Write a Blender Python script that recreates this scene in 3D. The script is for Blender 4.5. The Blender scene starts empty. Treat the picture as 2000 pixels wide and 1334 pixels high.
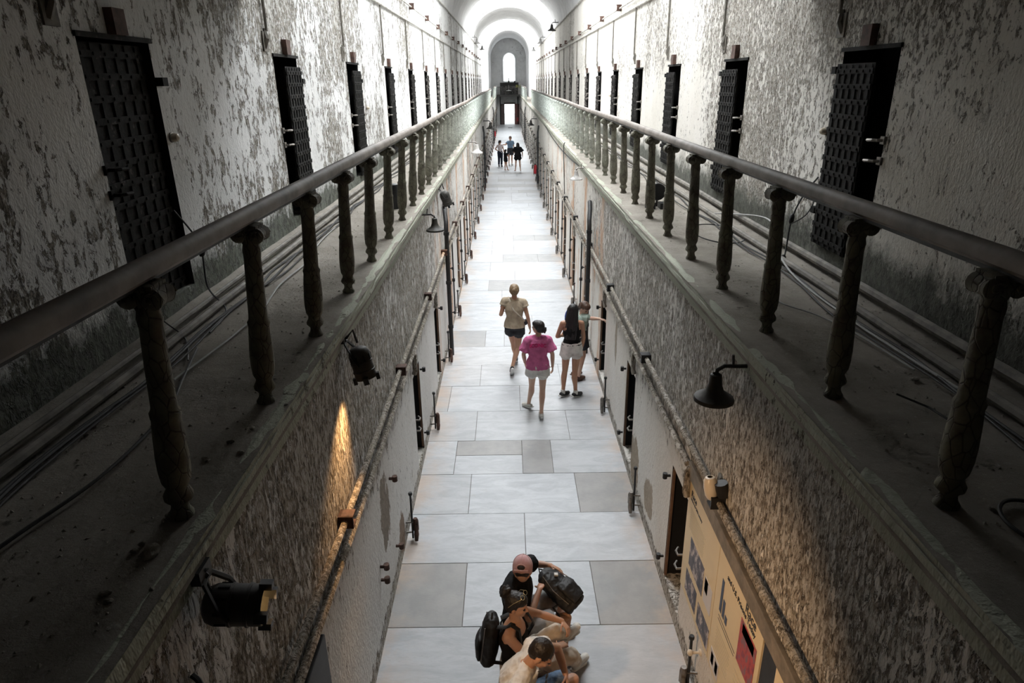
import bpy, bmesh, math, random
from mathutils import Vector, Matrix, noise
random.seed(7)
V = Vector
SC = bpy.context.scene
COL = SC.collection
PI = math.pi

# ------------------------------------------------------------------ nodes
class NT:
    """tiny helper around a node tree"""
    def __init__(s, name):
        s.m = bpy.data.materials.new(name); s.m.use_nodes = True
        s.t = s.m.node_tree; s.t.nodes.clear()
        s.out = s.n('ShaderNodeOutputMaterial'); s.b = s.n('ShaderNodeBsdfPrincipled')
        s.t.links.new(s.b.outputs[0], s.out.inputs[0])
        s._obj = None
    def n(s, t, **k):
        o = s.t.nodes.new(t)
        for a, v in k.items(): setattr(o, a, v)
        return o
    def inp(s, sock, v):
        if isinstance(v, bpy.types.NodeSocket): s.t.links.new(v, sock)
        elif v is not None:
            if isinstance(v, (tuple, list)) and len(v) == 3 and sock.type == 'RGBA': v = (*v, 1)
            sock.default_value = v
    def obj(s):
        if not s._obj: s._obj = s.n('ShaderNodeTexCoord').outputs['Object']
        return s._obj
    def map(s, scale=(1, 1, 1), rot=(0, 0, 0), vec=None, loc=(0, 0, 0)):
        o = s.n('ShaderNodeMapping'); s.inp(o.inputs[0], vec or s.obj())
        o.inputs['Scale'].default_value = scale; o.inputs['Rotation'].default_value = rot; o.inputs['Location'].default_value = loc
        return o.outputs[0]
    def noise(s, scale, vec=None, detail=6, rough=.6, dist=0):
        o = s.n('ShaderNodeTexNoise'); s.inp(o.inputs['Vector'], vec or s.obj())
        o.inputs['Scale'].default_value = scale; o.inputs['Detail'].default_value = detail
        o.inputs['Roughness'].default_value = rough; o.inputs['Distortion'].default_value = dist
        return o.outputs[0]
    def voro(s, scale, vec=None, feature='DISTANCE_TO_EDGE'):
        o = s.n('ShaderNodeTexVoronoi', feature=feature); s.inp(o.inputs['Vector'], vec or s.obj())
        o.inputs['Scale'].default_value = scale
        return o.outputs[0]
    def math(s, op, a, b=None, c=None, clamp=False):
        o = s.n('ShaderNodeMath', operation=op); o.use_clamp = clamp
        s.inp(o.inputs[0], a); s.inp(o.inputs[1], b)
        if c is not None: s.inp(o.inputs[2], c)
        return o.outputs[0]
    def sep(s, vec=None):
        o = s.n('ShaderNodeSeparateXYZ'); s.inp(o.inputs[0], vec or s.obj()); return o.outputs
    def rng(s, v, a, b, c=0., d=1., smooth=False):
        o = s.n('ShaderNodeMapRange'); o.clamp = True
        if smooth: o.interpolation_type = 'SMOOTHSTEP'
        for i, x in enumerate((v, a, b, c, d)): s.inp(o.inputs[i], x)
        return o.outputs[0]
    def mix(s, f, a, b, mode='MIX'):
        o = s.n('ShaderNodeMix', data_type='RGBA', blend_type=mode)
        s.inp(o.inputs[0], f); s.inp(o.inputs[6], a); s.inp(o.inputs[7], b)
        return o.outputs[2]
    def bump(s, h, strength=.5, dist=.01, nrm=None):
        o = s.n('ShaderNodeBump'); s.inp(o.inputs['Height'], h)
        o.inputs['Strength'].default_value = strength; o.inputs['Distance'].default_value = dist
        if nrm: s.inp(o.inputs['Normal'], nrm)
        return o.outputs[0]
    def set(s, **k):
        for a, v in k.items(): s.inp(s.b.inputs[a.replace('_', ' ')], v)
        return s.m

def simple(name, col, rough=.6, metal=0, var=.15, scale=6, bump=.2, bd=.004, col2=None, spec=.5):
    t = NT(name)
    n1 = t.noise(scale, detail=5)
    c2 = col2 or tuple(c * (1 - var * 2) for c in col)
    t.set(Base_Color=t.mix(t.rng(n1, .35, .65), tuple(c * (1 + var * .5) for c in col), c2), Roughness=rough, Metallic=metal)
    t.b.inputs['Specular IOR Level'].default_value = spec
    if bump: t.set(Normal=t.bump(t.noise(scale * 6, detail=4), bump, bd))
    return t.m

# ------------------------------------------------------------------ mesh builder
class MB:
    def __init__(s): s.v = []; s.f = []; s.mi = []; s.cur = 0; s.tone = []; s.ct = 1.
    def add(s, vs, fs):
        b = len(s.v); s.v += [tuple(v) for v in vs]
        for f in fs: s.f.append([i + b for i in f]); s.mi.append(s.cur); s.tone.append(s.ct)
        return s
    def box(s, a, b, rot=None, c=None):
        x0, y0, z0 = a; x1, y1, z1 = b
        vs = [V((x, y, z)) for z in (z0, z1) for y in (y0, y1) for x in (x0, x1)]
        if rot is not None:
            c = V(c) if c is not None else (V(a) + V(b)) / 2
            vs = [rot @ (v - c) + c for v in vs]
        return s.add(vs, [(0, 2, 3, 1), (4, 5, 7, 6), (0, 1, 5, 4), (2, 6, 7, 3), (0, 4, 6, 2), (1, 3, 7, 5)])
    def tube(s, pts, r, n=8, cap=True, closed=False, flat=1.):
        pts = [V(p) for p in pts]; m = len(pts)
        rs = r if isinstance(r, (list, tuple)) else [r] * m
        up = V((0, 0, 1)); rings = []; pn = None
        for i, p in enumerate(pts):
            if closed: d = pts[(i + 1) % m] - pts[i - 1]
            else: d = pts[min(i + 1, m - 1)] - pts[max(i - 1, 0)]
            d.normalize()
            if pn is None:
                a = d.orthogonal().normalized() if abs(d.z) > .95 else d.cross(up).normalized()
            else:
                a = pn - d * pn.dot(d)
                a = a.normalized() if a.length > 1e-6 else d.orthogonal().normalized()
            pn = a; b = d.cross(a)
            rings.append([p + (a * math.cos(2 * PI * k / n) + b * math.sin(2 * PI * k / n) * flat) * rs[i] for k in range(n)])
        vs = [v for ring in rings for v in ring]; fs = []
        for i in range(m if closed else m - 1):
            j = (i + 1) % m
            for k in range(n):
                l = (k + 1) % n; fs.append((i * n + k, i * n + l, j * n + l, j * n + k))
        if cap and not closed:
            fs.append(tuple(range(n))[::-1]); fs.append(tuple((m - 1) * n + k for k in range(n)))
        return s.add(vs, fs)
    def lathe(s, prof, c=(0, 0, 0), axis=(0, 0, 1), n=16, cap=True):
        """prof: list of (radius, height along axis)"""
        ax = V(axis).normalized(); a = ax.orthogonal().normalized(); b = ax.cross(a); c = V(c)
        vs = [c + ax * h + (a * math.cos(2 * PI * k / n) + b * math.sin(2 * PI * k / n)) * r for r, h in prof for k in range(n)]
        fs = []
        for i in range(len(prof) - 1):
            for k in range(n):
                l = (k + 1) % n; fs.append((i * n + k, i * n + l, (i + 1) * n + l, (i + 1) * n + k))
        if cap: fs.append(tuple(range(n))[::-1]); fs.append(tuple((len(prof) - 1) * n + k for k in range(n)))
        return s.add(vs, fs)
    def grid(s, fn, nu, nv):
        vs = [fn(i / nu, j / nv) for j in range(nv + 1) for i in range(nu + 1)]
        return s.add(vs, [(j * (nu + 1) + i, j * (nu + 1) + i + 1, (j + 1) * (nu + 1) + i + 1, (j + 1) * (nu + 1) + i) for j in range(nv) for i in range(nu)])
    def ell(s, c, r, rot=None, nu=14, nv=9):
        c = V(c); r = r if isinstance(r, (tuple, list)) else (r, r, r)
        vs = []
        for j in range(nv + 1):
            th = PI * j / nv
            for i in range(nu):
                ph = 2 * PI * i / nu
                p = V((math.sin(th) * math.cos(ph) * r[0], math.sin(th) * math.sin(ph) * r[1], math.cos(th) * r[2]))
                if rot is not None: p = rot @ p
                vs.append(c + p)
        fs = []
        for j in range(nv):
            for i in range(nu):
                k = (i + 1) % nu
                if j == 0: fs.append((j * nu + i, (j + 1) * nu + i, (j + 1) * nu + k))
                elif j == nv - 1: fs.append((j * nu + i, (j + 1) * nu + i, j * nu + k))
                else: fs.append((j * nu + i, (j + 1) * nu + i, (j + 1) * nu + k, j * nu + k))
        return s.add(vs, fs)
    def build(s, name, mats, parent=None, smooth=False, mat=None, bevel=0, loc=None):
        me = bpy.data.meshes.new(name); me.from_pydata(s.v, [], s.f); me.validate(clean_customdata=False)
        for m in (mats if isinstance(mats, (list, tuple)) else [mats]): me.materials.append(m)
        if len(s.mi) == len(me.polygons):
            for p, i in zip(me.polygons, s.mi): p.material_index = i
            if any(abs(t - 1) > 1e-6 for t in s.tone):
                at = me.attributes.new('tone', 'FLOAT', 'FACE')
                for i, t in enumerate(s.tone): at.data[i].value = t
        if smooth:
            for p in me.polygons: p.use_smooth = True
        bm = bmesh.new(); bm.from_mesh(me)
        if smooth or bevel: bmesh.ops.remove_doubles(bm, verts=bm.verts, dist=1e-5)
        bmesh.ops.recalc_face_normals(bm, faces=bm.faces)
        bm.to_mesh(me); bm.free()
        o = bpy.data.objects.new(name, me); COL.objects.link(o)
        if bevel:
            b = o.modifiers.new('bevel', 'BEVEL'); b.width = bevel; b.segments = 2; b.limit_method = 'ANGLE'
        if smooth and smooth != 'all':
            try: me.set_sharp_from_angle(angle=math.radians(40))
            except Exception: pass
        if parent: o.parent = parent
        if loc: o.location = loc
        return o

def tag(o, label, cat, group=None, kind=None):
    if label: o['label'] = label
    if cat: o['category'] = cat
    if group: o['group'] = group
    if kind: o['kind'] = kind
    return o
def thing(name, label, cat, loc=(0, 0, 0), rz=0, group=None, kind=None):
    o = bpy.data.objects.new(name, None); COL.objects.link(o); o.location = loc; o.rotation_euler = (0, 0, rz)
    o.empty_display_size = .1
    return tag(o, label, cat, group, kind)
def dup(root, loc=None, rz=None, label=None, group=None):
    r = root.copy(); COL.objects.link(r)
    if loc is not None: r.location = loc
    if rz is not None: r.rotation_euler = (0, 0, rz)
    if label: r['label'] = label
    if group: r['group'] = group
    for ch in list(root.children):
        c = ch.copy(); COL.objects.link(c); c.parent = r
        for g in list(ch.children):
            d = g.copy(); COL.objects.link(d); d.parent = c
    return r
def rot_to(d, up=(0, 0, 1)):
    """matrix whose +Y axis points along d"""
    y = V(d).normalized(); x = y.cross(V(up)).normalized() if abs(y.dot(V(up))) < .999 else V((1, 0, 0)); z = x.cross(y)
    return Matrix((x, y, z)).transposed()

# ------------------------------------------------------------------ camera
F = 1298.05
R = Matrix(((0.9999042711375073, -0.013636250222698761, 0.002345472411726138),
            (-0.007170070918267412, -0.365673616831638, 0.9307155290615363),
            (-0.011833792460459848, -0.9306432499261639, -0.36573638419341115)))
EYE = V((0, 0, 5.1))
cam = bpy.data.cameras.new('camera'); co = bpy.data.objects.new('camera', cam); COL.objects.link(co)
cam.sensor_width = 36; cam.lens = F / 2000 * 36; cam.clip_start = .05; cam.clip_end = 400
cx, cy, cz = (R @ V(a) for a in ((1, 0, 0), (0, -1, 0), (0, 0, -1)))
M = Matrix((cx, cy, cz)).transposed().to_4x4(); M.translation = EYE
co.matrix_world = M
SC.camera = co

# measured layout (metres)
XL, XR = -1.27, 1.60          # lower walls
UL, UR = -2.60, 3.00          # upper walls
GZ = 3.45                     # gallery floor
CX = .20                      # vault centre line
YB, YE = -3.0, 86.8           # back and far end
# ------------------------------------------------------------------ materials of the building
def plaster(name, paint, under, s=3.2, cover=.5, zs=.45, grime=None, amt=.35, flake=1., biases=(), paint2=None, spots=(), fine=.5, brick=None):
    """old paint peeling off plaster; biases: (axis, a, b, value) adds to the peel amount;
    spots: patches of their own place and shape (y, z, ry, rz, colour)"""
    t = NT(name)
    vec = t.map((1, 1, zs))
    big = t.noise(.45, t.map((1, 1, .6)), 2, .55)
    n = t.math('ADD', t.math('MULTIPLY', t.noise(s, vec, 6, .7, .3), 1 - fine), t.math('MULTIPLY', t.noise(s * 3.1, vec, 5, .7, .5), fine))
    v = t.math('ADD', n, t.math('MULTIPLY', t.math('SUBTRACT', big, .5), amt * 2))
    X3 = t.sep()
    for ax, a, b, val in biases:
        v = t.math('ADD', v, t.math('MULTIPLY', t.rng(X3[ax], a, b, 0, 1, True), val))
    T = 1 - cover
    p0 = tuple(c * .72 for c in paint)
    m = t.rng(v, T - .008, T + .008)
    m2 = t.rng(v, T + .07, T + .11)
    un = t.mix(t.rng(t.noise(11, vec, 3), .40, .60), under[0], under[1])
    un = t.mix(m2, un, under[2])
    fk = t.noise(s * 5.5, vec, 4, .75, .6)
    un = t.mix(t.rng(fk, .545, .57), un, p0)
    un = t.mix(t.rng(fk, .455, .425), un, tuple(q * .42 for q in under[1]))  # dark specks paint the shade under curled flakes into the colour
    p = t.mix(t.rng(t.noise(1.1, vec, 4, .7), .35, .7), paint, paint2 or tuple(c * .80 for c in paint))
    p = t.mix(t.math('MULTIPLY', t.rng(t.noise(s * 5, vec, 3, .7), .56, .66), .35), p, under[2])
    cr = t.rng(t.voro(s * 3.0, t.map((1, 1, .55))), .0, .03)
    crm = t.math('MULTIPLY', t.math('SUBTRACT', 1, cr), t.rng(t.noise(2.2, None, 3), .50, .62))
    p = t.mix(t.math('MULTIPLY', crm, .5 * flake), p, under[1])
    c = t.mix(m, p, un)
    if brick:                    # bare orange brick and lime beside each lower door
        y0, step, ya = brick
        fr = t.math('FRACT', t.math('DIVIDE', t.math('SUBTRACT', X3[1], y0), step))
        near = t.rng(t.math('ABSOLUTE', t.math('SUBTRACT', fr, .5)), .50, .30, 1, 0)
        near = t.math('MULTIPLY', t.rng(fr, .10, .14, 0, 1), t.rng(fr, .27, .22, 0, 1))
        bn = t.rng(t.math('ADD', t.noise(2.2, t.map((1, 1.3, .35), loc=(0, 7, 0)), 7, .7), t.math('MULTIPLY', near, .16)), .585, .60)
        bn = t.math('MULTIPLY', bn, t.math('MULTIPLY', t.rng(X3[1], ya, ya + 2, 0, 1), t.rng(X3[1], 30, 22, 0, 1)))
        c = t.mix(bn, c, t.mix(t.rng(t.noise(8, vec, 6), .4, .6), (.52, .30, .18), (.62, .50, .40)))
    for (yc, zc, ry, rz, col) in spots:
        dy = t.math('DIVIDE', t.math('SUBTRACT', X3[1], yc), ry); dz = t.math('DIVIDE', t.math('SUBTRACT', X3[2], zc), rz)
        d = t.math('ADD', t.math('MULTIPLY', dy, dy), t.math('MULTIPLY', dz, dz))
        d = t.math('ADD', d, t.math('MULTIPLY', t.math('SUBTRACT', t.noise(7, t.map((1, 1, .45)), 5, .7), .5), 3.4))
        sm = t.rng(d, 1.03, .97, 0, 1)
        c = t.mix(sm, c, t.mix(t.rng(t.noise(16, None, 5), .4, .6), col, tuple(q * .8 for q in col)))
    if grime:                    # mould / damp stain with its own place at the wall foot
        for (z0, z1, col) in grime:
            gm = t.rng(t.math('ADD', X3[2], t.math('MULTIPLY', t.math('SUBTRACT', t.noise(2.6, None, 8, .75), .5), .75)), z0, z1, 1, 0)
            c = t.mix(t.math('MULTIPLY', gm, .95), c, t.mix(t.rng(t.noise(12, None, 5), .4, .6), col, tuple(q * .55 for q in col)))
    h = t.math('ADD', t.math('MULTIPLY', t.math('SUBTRACT', 1, t.rng(v, T - .02, T + .02)), 1.),
               t.math('MULTIPLY', t.noise(30, vec, 2, .75), .8))
    t.set(Base_Color=c, Roughness=.88, Normal=t.bump(h, 1.0, .012))
    t.b.inputs['Specular IOR Level'].default_value = .25
    return t.m

BR = ((.28, .245, .195), (.18, .155, .12), (.40, .375, .33))
BU = ((.30, .275, .235), (.19, .17, .14), (.42, .405, .37))
GY = ((.30, .27, .225), (.19, .165, .135), (.40, .38, .34))
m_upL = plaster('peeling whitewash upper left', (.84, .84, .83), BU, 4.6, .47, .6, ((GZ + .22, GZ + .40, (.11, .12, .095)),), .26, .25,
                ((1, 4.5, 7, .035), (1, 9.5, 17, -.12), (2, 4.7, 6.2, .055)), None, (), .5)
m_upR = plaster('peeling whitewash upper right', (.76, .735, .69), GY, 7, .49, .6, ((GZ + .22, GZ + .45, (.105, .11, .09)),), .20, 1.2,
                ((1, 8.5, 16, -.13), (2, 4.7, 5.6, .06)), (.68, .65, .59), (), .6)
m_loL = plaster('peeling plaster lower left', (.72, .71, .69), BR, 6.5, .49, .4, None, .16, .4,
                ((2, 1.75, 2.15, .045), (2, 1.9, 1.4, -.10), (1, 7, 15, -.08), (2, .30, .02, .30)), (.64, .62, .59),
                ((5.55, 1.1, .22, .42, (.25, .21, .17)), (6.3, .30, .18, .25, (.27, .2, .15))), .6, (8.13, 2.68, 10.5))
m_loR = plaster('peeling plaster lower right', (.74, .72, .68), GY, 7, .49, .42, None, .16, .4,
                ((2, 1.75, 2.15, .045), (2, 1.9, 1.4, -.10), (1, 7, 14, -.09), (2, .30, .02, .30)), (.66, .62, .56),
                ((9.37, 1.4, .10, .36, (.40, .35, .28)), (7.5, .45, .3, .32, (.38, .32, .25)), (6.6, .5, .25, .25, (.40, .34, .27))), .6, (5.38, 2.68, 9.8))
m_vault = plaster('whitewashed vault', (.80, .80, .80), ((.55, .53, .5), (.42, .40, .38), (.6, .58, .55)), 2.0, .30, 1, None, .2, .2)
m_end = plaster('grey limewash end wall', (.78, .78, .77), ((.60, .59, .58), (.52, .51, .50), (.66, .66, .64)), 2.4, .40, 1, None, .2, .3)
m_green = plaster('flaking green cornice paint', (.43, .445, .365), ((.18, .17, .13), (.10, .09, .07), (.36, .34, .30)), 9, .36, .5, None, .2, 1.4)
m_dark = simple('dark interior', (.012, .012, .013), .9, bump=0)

def m_floor():
    t = NT('marble and slate floor slabs')
    at = t.n('ShaderNodeAttribute'); at.attribute_name = 'tone'
    w = t.noise(1.6, t.map((1, 3.2, 1), rot=(0, 0, .7)), 8, .65, 1.2)
    w2 = t.noise(14, t.map((1, 6, 1), rot=(0, 0, .75)), 5, .6)
    base = t.mix(t.rng(w, .40, .62), (.53, .55, .575), (.42, .44, .465))
    base = t.mix(t.math('MULTIPLY', t.rng(w2, .52, .66), .35), base, (.36, .38, .40))
    slate = t.mix(t.rng(t.noise(3, None, 6), .4, .6), (.30, .29, .28), (.25, .245, .24))
    c = t.mix(at.outputs['Fac'], slate, base)
    # rusty dust that gathers along the left and right edges
    sx = t.sep()
    e = t.math('MAXIMUM', t.rng(sx[0], XL + .45, XL, 0, 1), t.rng(sx[0], XR - .35, XR, 0, 1))
    e = t.math('MULTIPLY', e, t.rng(t.noise(1.3, None, 5, .7), .42, .62))
    c = t.mix(t.math('MULTIPLY', e, .7), c, (.50, .37, .27))
    sp = t.rng(t.noise(.9, None, 9, .8), .63, .67)
    c = t.mix(t.math('MULTIPLY', sp, .5), c, (.40, .38, .36))
    t.set(Base_Color=c, Roughness=t.rng(w2, .3, .7, .38, .6), Normal=t.bump(t.noise(22, t.map((1, 5, 1), rot=(0, 0, .75)), 6), .25, .004))
    return t.m
m_fl = m_floor()
m_grout = simple('dark dirt between slabs', (.22, .20, .185), .95, bump=0)

def m_dirt():
    t = NT('dusty gallery floor')
    n = t.noise(2.2, None, 8, .7)
    c = t.mix(t.rng(n, .35, .65), (.37, .34, .30), (.25, .23, .20))
    c = t.mix(t.math('MULTIPLY', t.rng(t.noise(38, None, 4, .7), .60, .68), .6), c, (.46, .43, .39))
    c = t.mix(t.rng(t.noise(4.5, None, 6, .75), .62, .70), c, (.11, .10, .085))
    t.set(Base_Color=c, Roughness=.95, Normal=t.bump(t.math('ADD', t.noise(30, None, 8, .8), t.math('MULTIPLY', t.noise(5, None, 6), 1.5)), .8, .02))
    t.b.inputs['Specular IOR Level'].default_value = .15
    return t.m
m_gal = m_dirt()

def emis(name, col, st):
    m = bpy.data.materials.new(name); m.use_nodes = True; t = m.node_tree; t.nodes.clear()
    e = t.nodes.new('ShaderNodeEmission'); e.inputs[0].default_value = (*col, 1); e.inputs[1].default_value = st
    o = t.nodes.new('ShaderNodeOutputMaterial'); t.links.new(e.outputs[0], o.inputs[0]); return m

# ------------------------------------------------------------------ floor
rows = [-3.2, -2.1, -1.0, .1, 1.2, 2.2, 3.2, 4.2, 5.17, 6.12, 7.04, 7.95, 8.87, 9.84, 10.82, 11.76, 12.72, 13.65, 14.64, 15.6, 16.61, 17.59, 18.53, 19.52]
while rows[-1] < YE - .9: rows.append(rows[-1] + random.uniform(.88, 1.08))
rows[-1] = YE + 1.2
fixed = {5.17: ([-.525, .865], [.02, 1., .0]), 6.12: ([.145], [.95, 1.]), 7.04: ([-.565, .86], [.8, 1., .03]),
         8.87: ([-.56, .89], [.62, .75, .8]), 9.84: ([-1.06, .15], [.55, .85, .72]), 10.82: ([-.56, .90], [.8, .85, .9]),
         11.76: ([], [.85]), 12.72: ([-.53, -.13], [.35, .95, .8]), 4.2: ([.16], [.78, .62]), 3.2: ([-.3], [.7, .5])}
mb = MB(); G = .0035; x0f, x1f = XL - .35, XR + .35
def slab(xa, xb, ya, yb, tone):
    mb.ct = tone
    mb.box((xa + G, ya + G, -.08 + random.uniform(-.003, 0)), (xb - G, yb - G, random.uniform(-.004, .0)))
for a, b in zip(rows, rows[1:]):
    if a == 7.95:
        for q in ((x0f, -.82, a, b, .88), (-.82, .15, a, 8.45, .86), (-.82, .15, 8.45, b, .05), (.15, .58, a, b, .12), (.58, x1f, a, b, .78)): slab(*q)
        continue
    if a in fixed: sp, tn = fixed[a]
    else:
        sp = sorted(random.sample([-.56, .15, .88, -.2, .5], random.choice([1, 2, 2])) ) if random.random() < .9 else []
        if len(sp) == 2 and sp[1] - sp[0] < .5: sp = sp[:1]
        tn = [random.choice([.95, .85, .8, .7, .3 if a < 40 else .8, .9]) for _ in range(4)]
    xs = [x0f] + sp + [x1f]
    for i in range(len(xs) - 1): slab(xs[i], xs[i + 1], a, b, tn[i])
fl = mb.build('floor', m_fl, bevel=.002); tag(fl, 'long corridor floor of pale marble and grey slate slabs', 'floor', kind='structure')
g = MB().box((x0f, YB - .2, -.2), (x1f, YE + .2, -.012)).build('floor', m_grout); tag(g, 'dark dirt bed showing between the corridor slabs', 'floor', kind='structure')

# ------------------------------------------------------------------ walls with door recesses
def wall(name, X, side, y0, y1, z0, z1, holes, mat, depth, label, thick=.45, ystep=None):
    """vertical wall in plane x=X; side=-1: room lies on +x. holes: (ya,yb,za,zb)"""
    mb = MB(); s = side
    ys = sorted({y0, y1, *[h[0] for h in holes], *[h[1] for h in holes]})
    zs = sorted({z0, z1, *[h[2] for h in holes], *[h[3] for h in holes]})
    def inh(y, z): return any(h[0] < y < h[1] and h[2] < z < h[3] for h in holes)
    for a, b in zip(ys, ys[1:]):
        for c, d in zip(zs, zs[1:]):
            if inh((a + b) / 2, (c + d) / 2): continue
            mb.add([(X, a, c), (X, b, c), (X, b, d), (X, a, d)], [(0, 1, 2, 3)])
    xo = X + s * thick
    mb.add([(xo, y0, z0), (xo, y1, z0), (xo, y1, z1), (xo, y0, z1)], [(0, 1, 2, 3)])
    mb.add([(X, y0, z1), (X, y1, z1), (xo, y1, z1), (xo, y0, z1)], [(0, 1, 2, 3)])
    for h in holes:
        a, b, c, d = h; xb = X + s * depth
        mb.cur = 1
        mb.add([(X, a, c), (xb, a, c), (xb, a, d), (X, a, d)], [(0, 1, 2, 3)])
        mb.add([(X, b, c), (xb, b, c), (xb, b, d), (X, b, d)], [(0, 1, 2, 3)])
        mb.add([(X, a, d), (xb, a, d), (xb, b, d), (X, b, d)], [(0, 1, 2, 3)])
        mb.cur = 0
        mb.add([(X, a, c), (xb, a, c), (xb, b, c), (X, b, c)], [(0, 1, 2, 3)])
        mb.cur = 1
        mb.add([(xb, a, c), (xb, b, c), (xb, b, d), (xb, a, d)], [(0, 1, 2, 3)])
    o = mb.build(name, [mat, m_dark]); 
    # orient normals to the room
    return tag(o, label, 'wall', kind='structure')

upL_c = [4.86 + 3.63 * k for k in range(-1, 19)]
upR_c = [5.95 + 3.43 * k for k in range(-2, 20)]
loL_c = [8.13 + 2.68 * k for k in range(0, 29)]
loR_c = [5.38 + 2.68 * k for k in range(-1, 30)]
YN = 73.6                                  # narrow end bay starts
HL = [(c - .44, c + .44, GZ + .12, 5.40) for c in upL_c if c < YN - 1]
HR = [(c - .46, c + .46, GZ + .15, 5.32) for c in upR_c if c < YN - 1]
hl = [(c - .30, c + .30, .15, 1.52) for c in loL_c if c < YE - 2]
hr = [(c - .31, c + .31, .18, 1.52) for c in loR_c if c < YE - 2]
GAPS = [(17.5, 27.5), (46, 56), (66.5, 73.6)]
ZS = 8.0
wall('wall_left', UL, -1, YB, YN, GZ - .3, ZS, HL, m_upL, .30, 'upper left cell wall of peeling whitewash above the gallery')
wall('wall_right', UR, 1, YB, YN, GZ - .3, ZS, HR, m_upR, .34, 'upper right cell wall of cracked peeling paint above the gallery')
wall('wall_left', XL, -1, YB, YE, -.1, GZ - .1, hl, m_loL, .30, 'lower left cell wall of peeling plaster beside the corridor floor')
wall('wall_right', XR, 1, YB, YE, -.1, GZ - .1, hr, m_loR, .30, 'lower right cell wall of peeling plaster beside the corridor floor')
# galleries
for s, xa, xb, nm in ((-1, UL - .02, XL + .05, 'left'), (1, XR - .05, UR + .02, 'right')):
    mb = MB()
    def fn(u, v, xa=xa, xb=xb):
        x = xa + (xb - xa) * u; y = YB + (YE - YB) * v
        return V((x, y, GZ + .012 * noise.noise(V((x * 2, y * 2, 3))) + .006 * noise.noise(V((x * 9, y * 9, 1)))))
    mb.grid(fn, 14, 900)
    mb.box((xa, YB, GZ - .1), (xb, YE, GZ - .03))
    tag(mb.build('floor', m_gal, smooth=True), '%s upper gallery floor covered in grey dust' % nm, 'floor', kind='structure')
    # cornice: moulded lip + band, slightly broken edge
    X = XL if s < 0 else XR; r = -s   # r points into the corridor
    prof = [(0, GZ - .20), (.018, GZ - .195), (.018, GZ - .115), (.034, GZ - .105), (.034, GZ - .085), (.055, GZ - .07), (.055, GZ - .035), (.048, GZ - .03), (.048, GZ - .004), (.0, GZ + .004), (-.06, GZ - .01)]
    n = 620; vs = []; fs = []
    for i in range(n + 1):
        y = YB + (YN - .0 - YB) * i / n if False else YB + (YE - YB) * i / n
        for k, (dx, z) in enumerate(prof):
            j = noise.noise(V((y * 3, k * .7, s * 5))) * .007 + (noise.noise(V((y * 14, k * .9, s * 2))) * .010 if k > 5 else 0)
            vs.append((X + r * (dx + j if 0 < k < 9 else dx), y, z + (j if k > 5 else 0)))
    P_ = len(prof)
    for i in range(n):
        for k in range(P_ - 1): fs.append((i * P_ + k, (i + 1) * P_ + k, (i + 1) * P_ + k + 1, i * P_ + k + 1))
    tag(MB().add(vs, fs).build('trim_1' if s < 0 else 'trim_2', m_green), '%s gallery cornice of flaking pale green paint with a crumbling lip' % nm, 'cornice', kind='structure')
# narrow end bay walls on gallery level
NL, NR = -1.92, 2.33
for s, xa, X, nm in ((-1, UL, NL, 'left'), (1, UR, NR, 'right')):
    mb = MB(); mb.box((min(X, X + s * .9), YN, GZ - .2), (max(X, X + s * .9), YE, 10.5))
    tag(mb.build('wall_' + nm, m_vault), '%s side wall of the narrow far bay beyond the last skylight' % nm, 'wall', kind='structure')
# end wall with arched window and door
WX, WHW, WZ0, WZ1 = .30, .67, 5.0, 8.1    # window centre, half width, sill, crown
DX0, DX1, DZ = -.34, .90, 2.38
mb = MB(); thick = .5
def ring(x):  # window arch outline
    return WZ1 - WHW + math.sqrt(max(WHW ** 2 - (x - WX) ** 2, 0))
xsw = [WX - WHW + 2 * WHW * k / 16 for k in range(17)]
for (a, b, c, d) in ((NL - 1.2, WX - WHW, DZ, 11), (WX + WHW, NR + 1.2, DZ, 11), (NL - 1.2, DX0, -.1, DZ), (DX1, NR + 1.2, -.1, DZ), (WX - WHW, WX + WHW, DZ, WZ0)):
    mb.box((a, YE, c), (b, YE + thick, d))
for a, b in zip(xsw, xsw[1:]):
    za, zb = ring(a), ring(b)
    vs = [(a, YE, za), (b, YE, zb), (b, YE, 11), (a, YE, 11), (a, YE + thick, za), (b, YE + thick, zb), (b, YE + thick, 11), (a, YE + thick, 11)]
    mb.add(vs, [(0, 1, 2, 3), (4, 7, 6, 5), (0, 4, 5, 1), (3, 2, 6, 7), (0, 3, 7, 4), (1, 5, 6, 2)])
tag(mb.build('wall_far', m_end), 'far grey end wall with a tall arched window over an open doorway', 'wall', kind='structure')
# raised moulding round the window
mb = MB(); pts = [(WX - WHW - .12, YE - .03, WZ0)] + [(WX - (WHW + .12) * math.cos(PI * k / 14), YE - .03, WZ1 - WHW + (WHW + .12) * math.sin(PI * k / 14)) for k in range(15)] + [(WX + WHW + .12, YE - .03, WZ0)]
mb.tube(pts, .09, 8)
mb.box((NL, YE - .06, 7.35), (WX - WHW - .2, YE, 7.47)); mb.box((WX + WHW + .2, YE - .06, 7.35), (NR, YE, 7.47))
tag(mb.build('trim_3', m_vault), 'white rounded moulding around the far arched window', 'moulding', kind='structure')
m_day = emis('daylight behind frosted glass', (.93, .97, 1), 16)
mb = MB(); mb.add([(WX - WHW, YE + .3, WZ0), (WX + WHW, YE + .3, WZ0), (WX + WHW, YE + .3, WZ1), (WX - WHW, YE + .3, WZ1)], [(0, 1, 2, 3)])
w = thing('window_1', 'tall arched window glowing white at the far end of the block', 'window', kind='structure')
mb.build('pane', m_day, w)
mb = MB()
for x in (WX - WHW + .05, WX + WHW - .05): mb.box((x - .04, YE + .2, WZ0), (x + .04, YE + .28, WZ1 - WHW))
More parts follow.
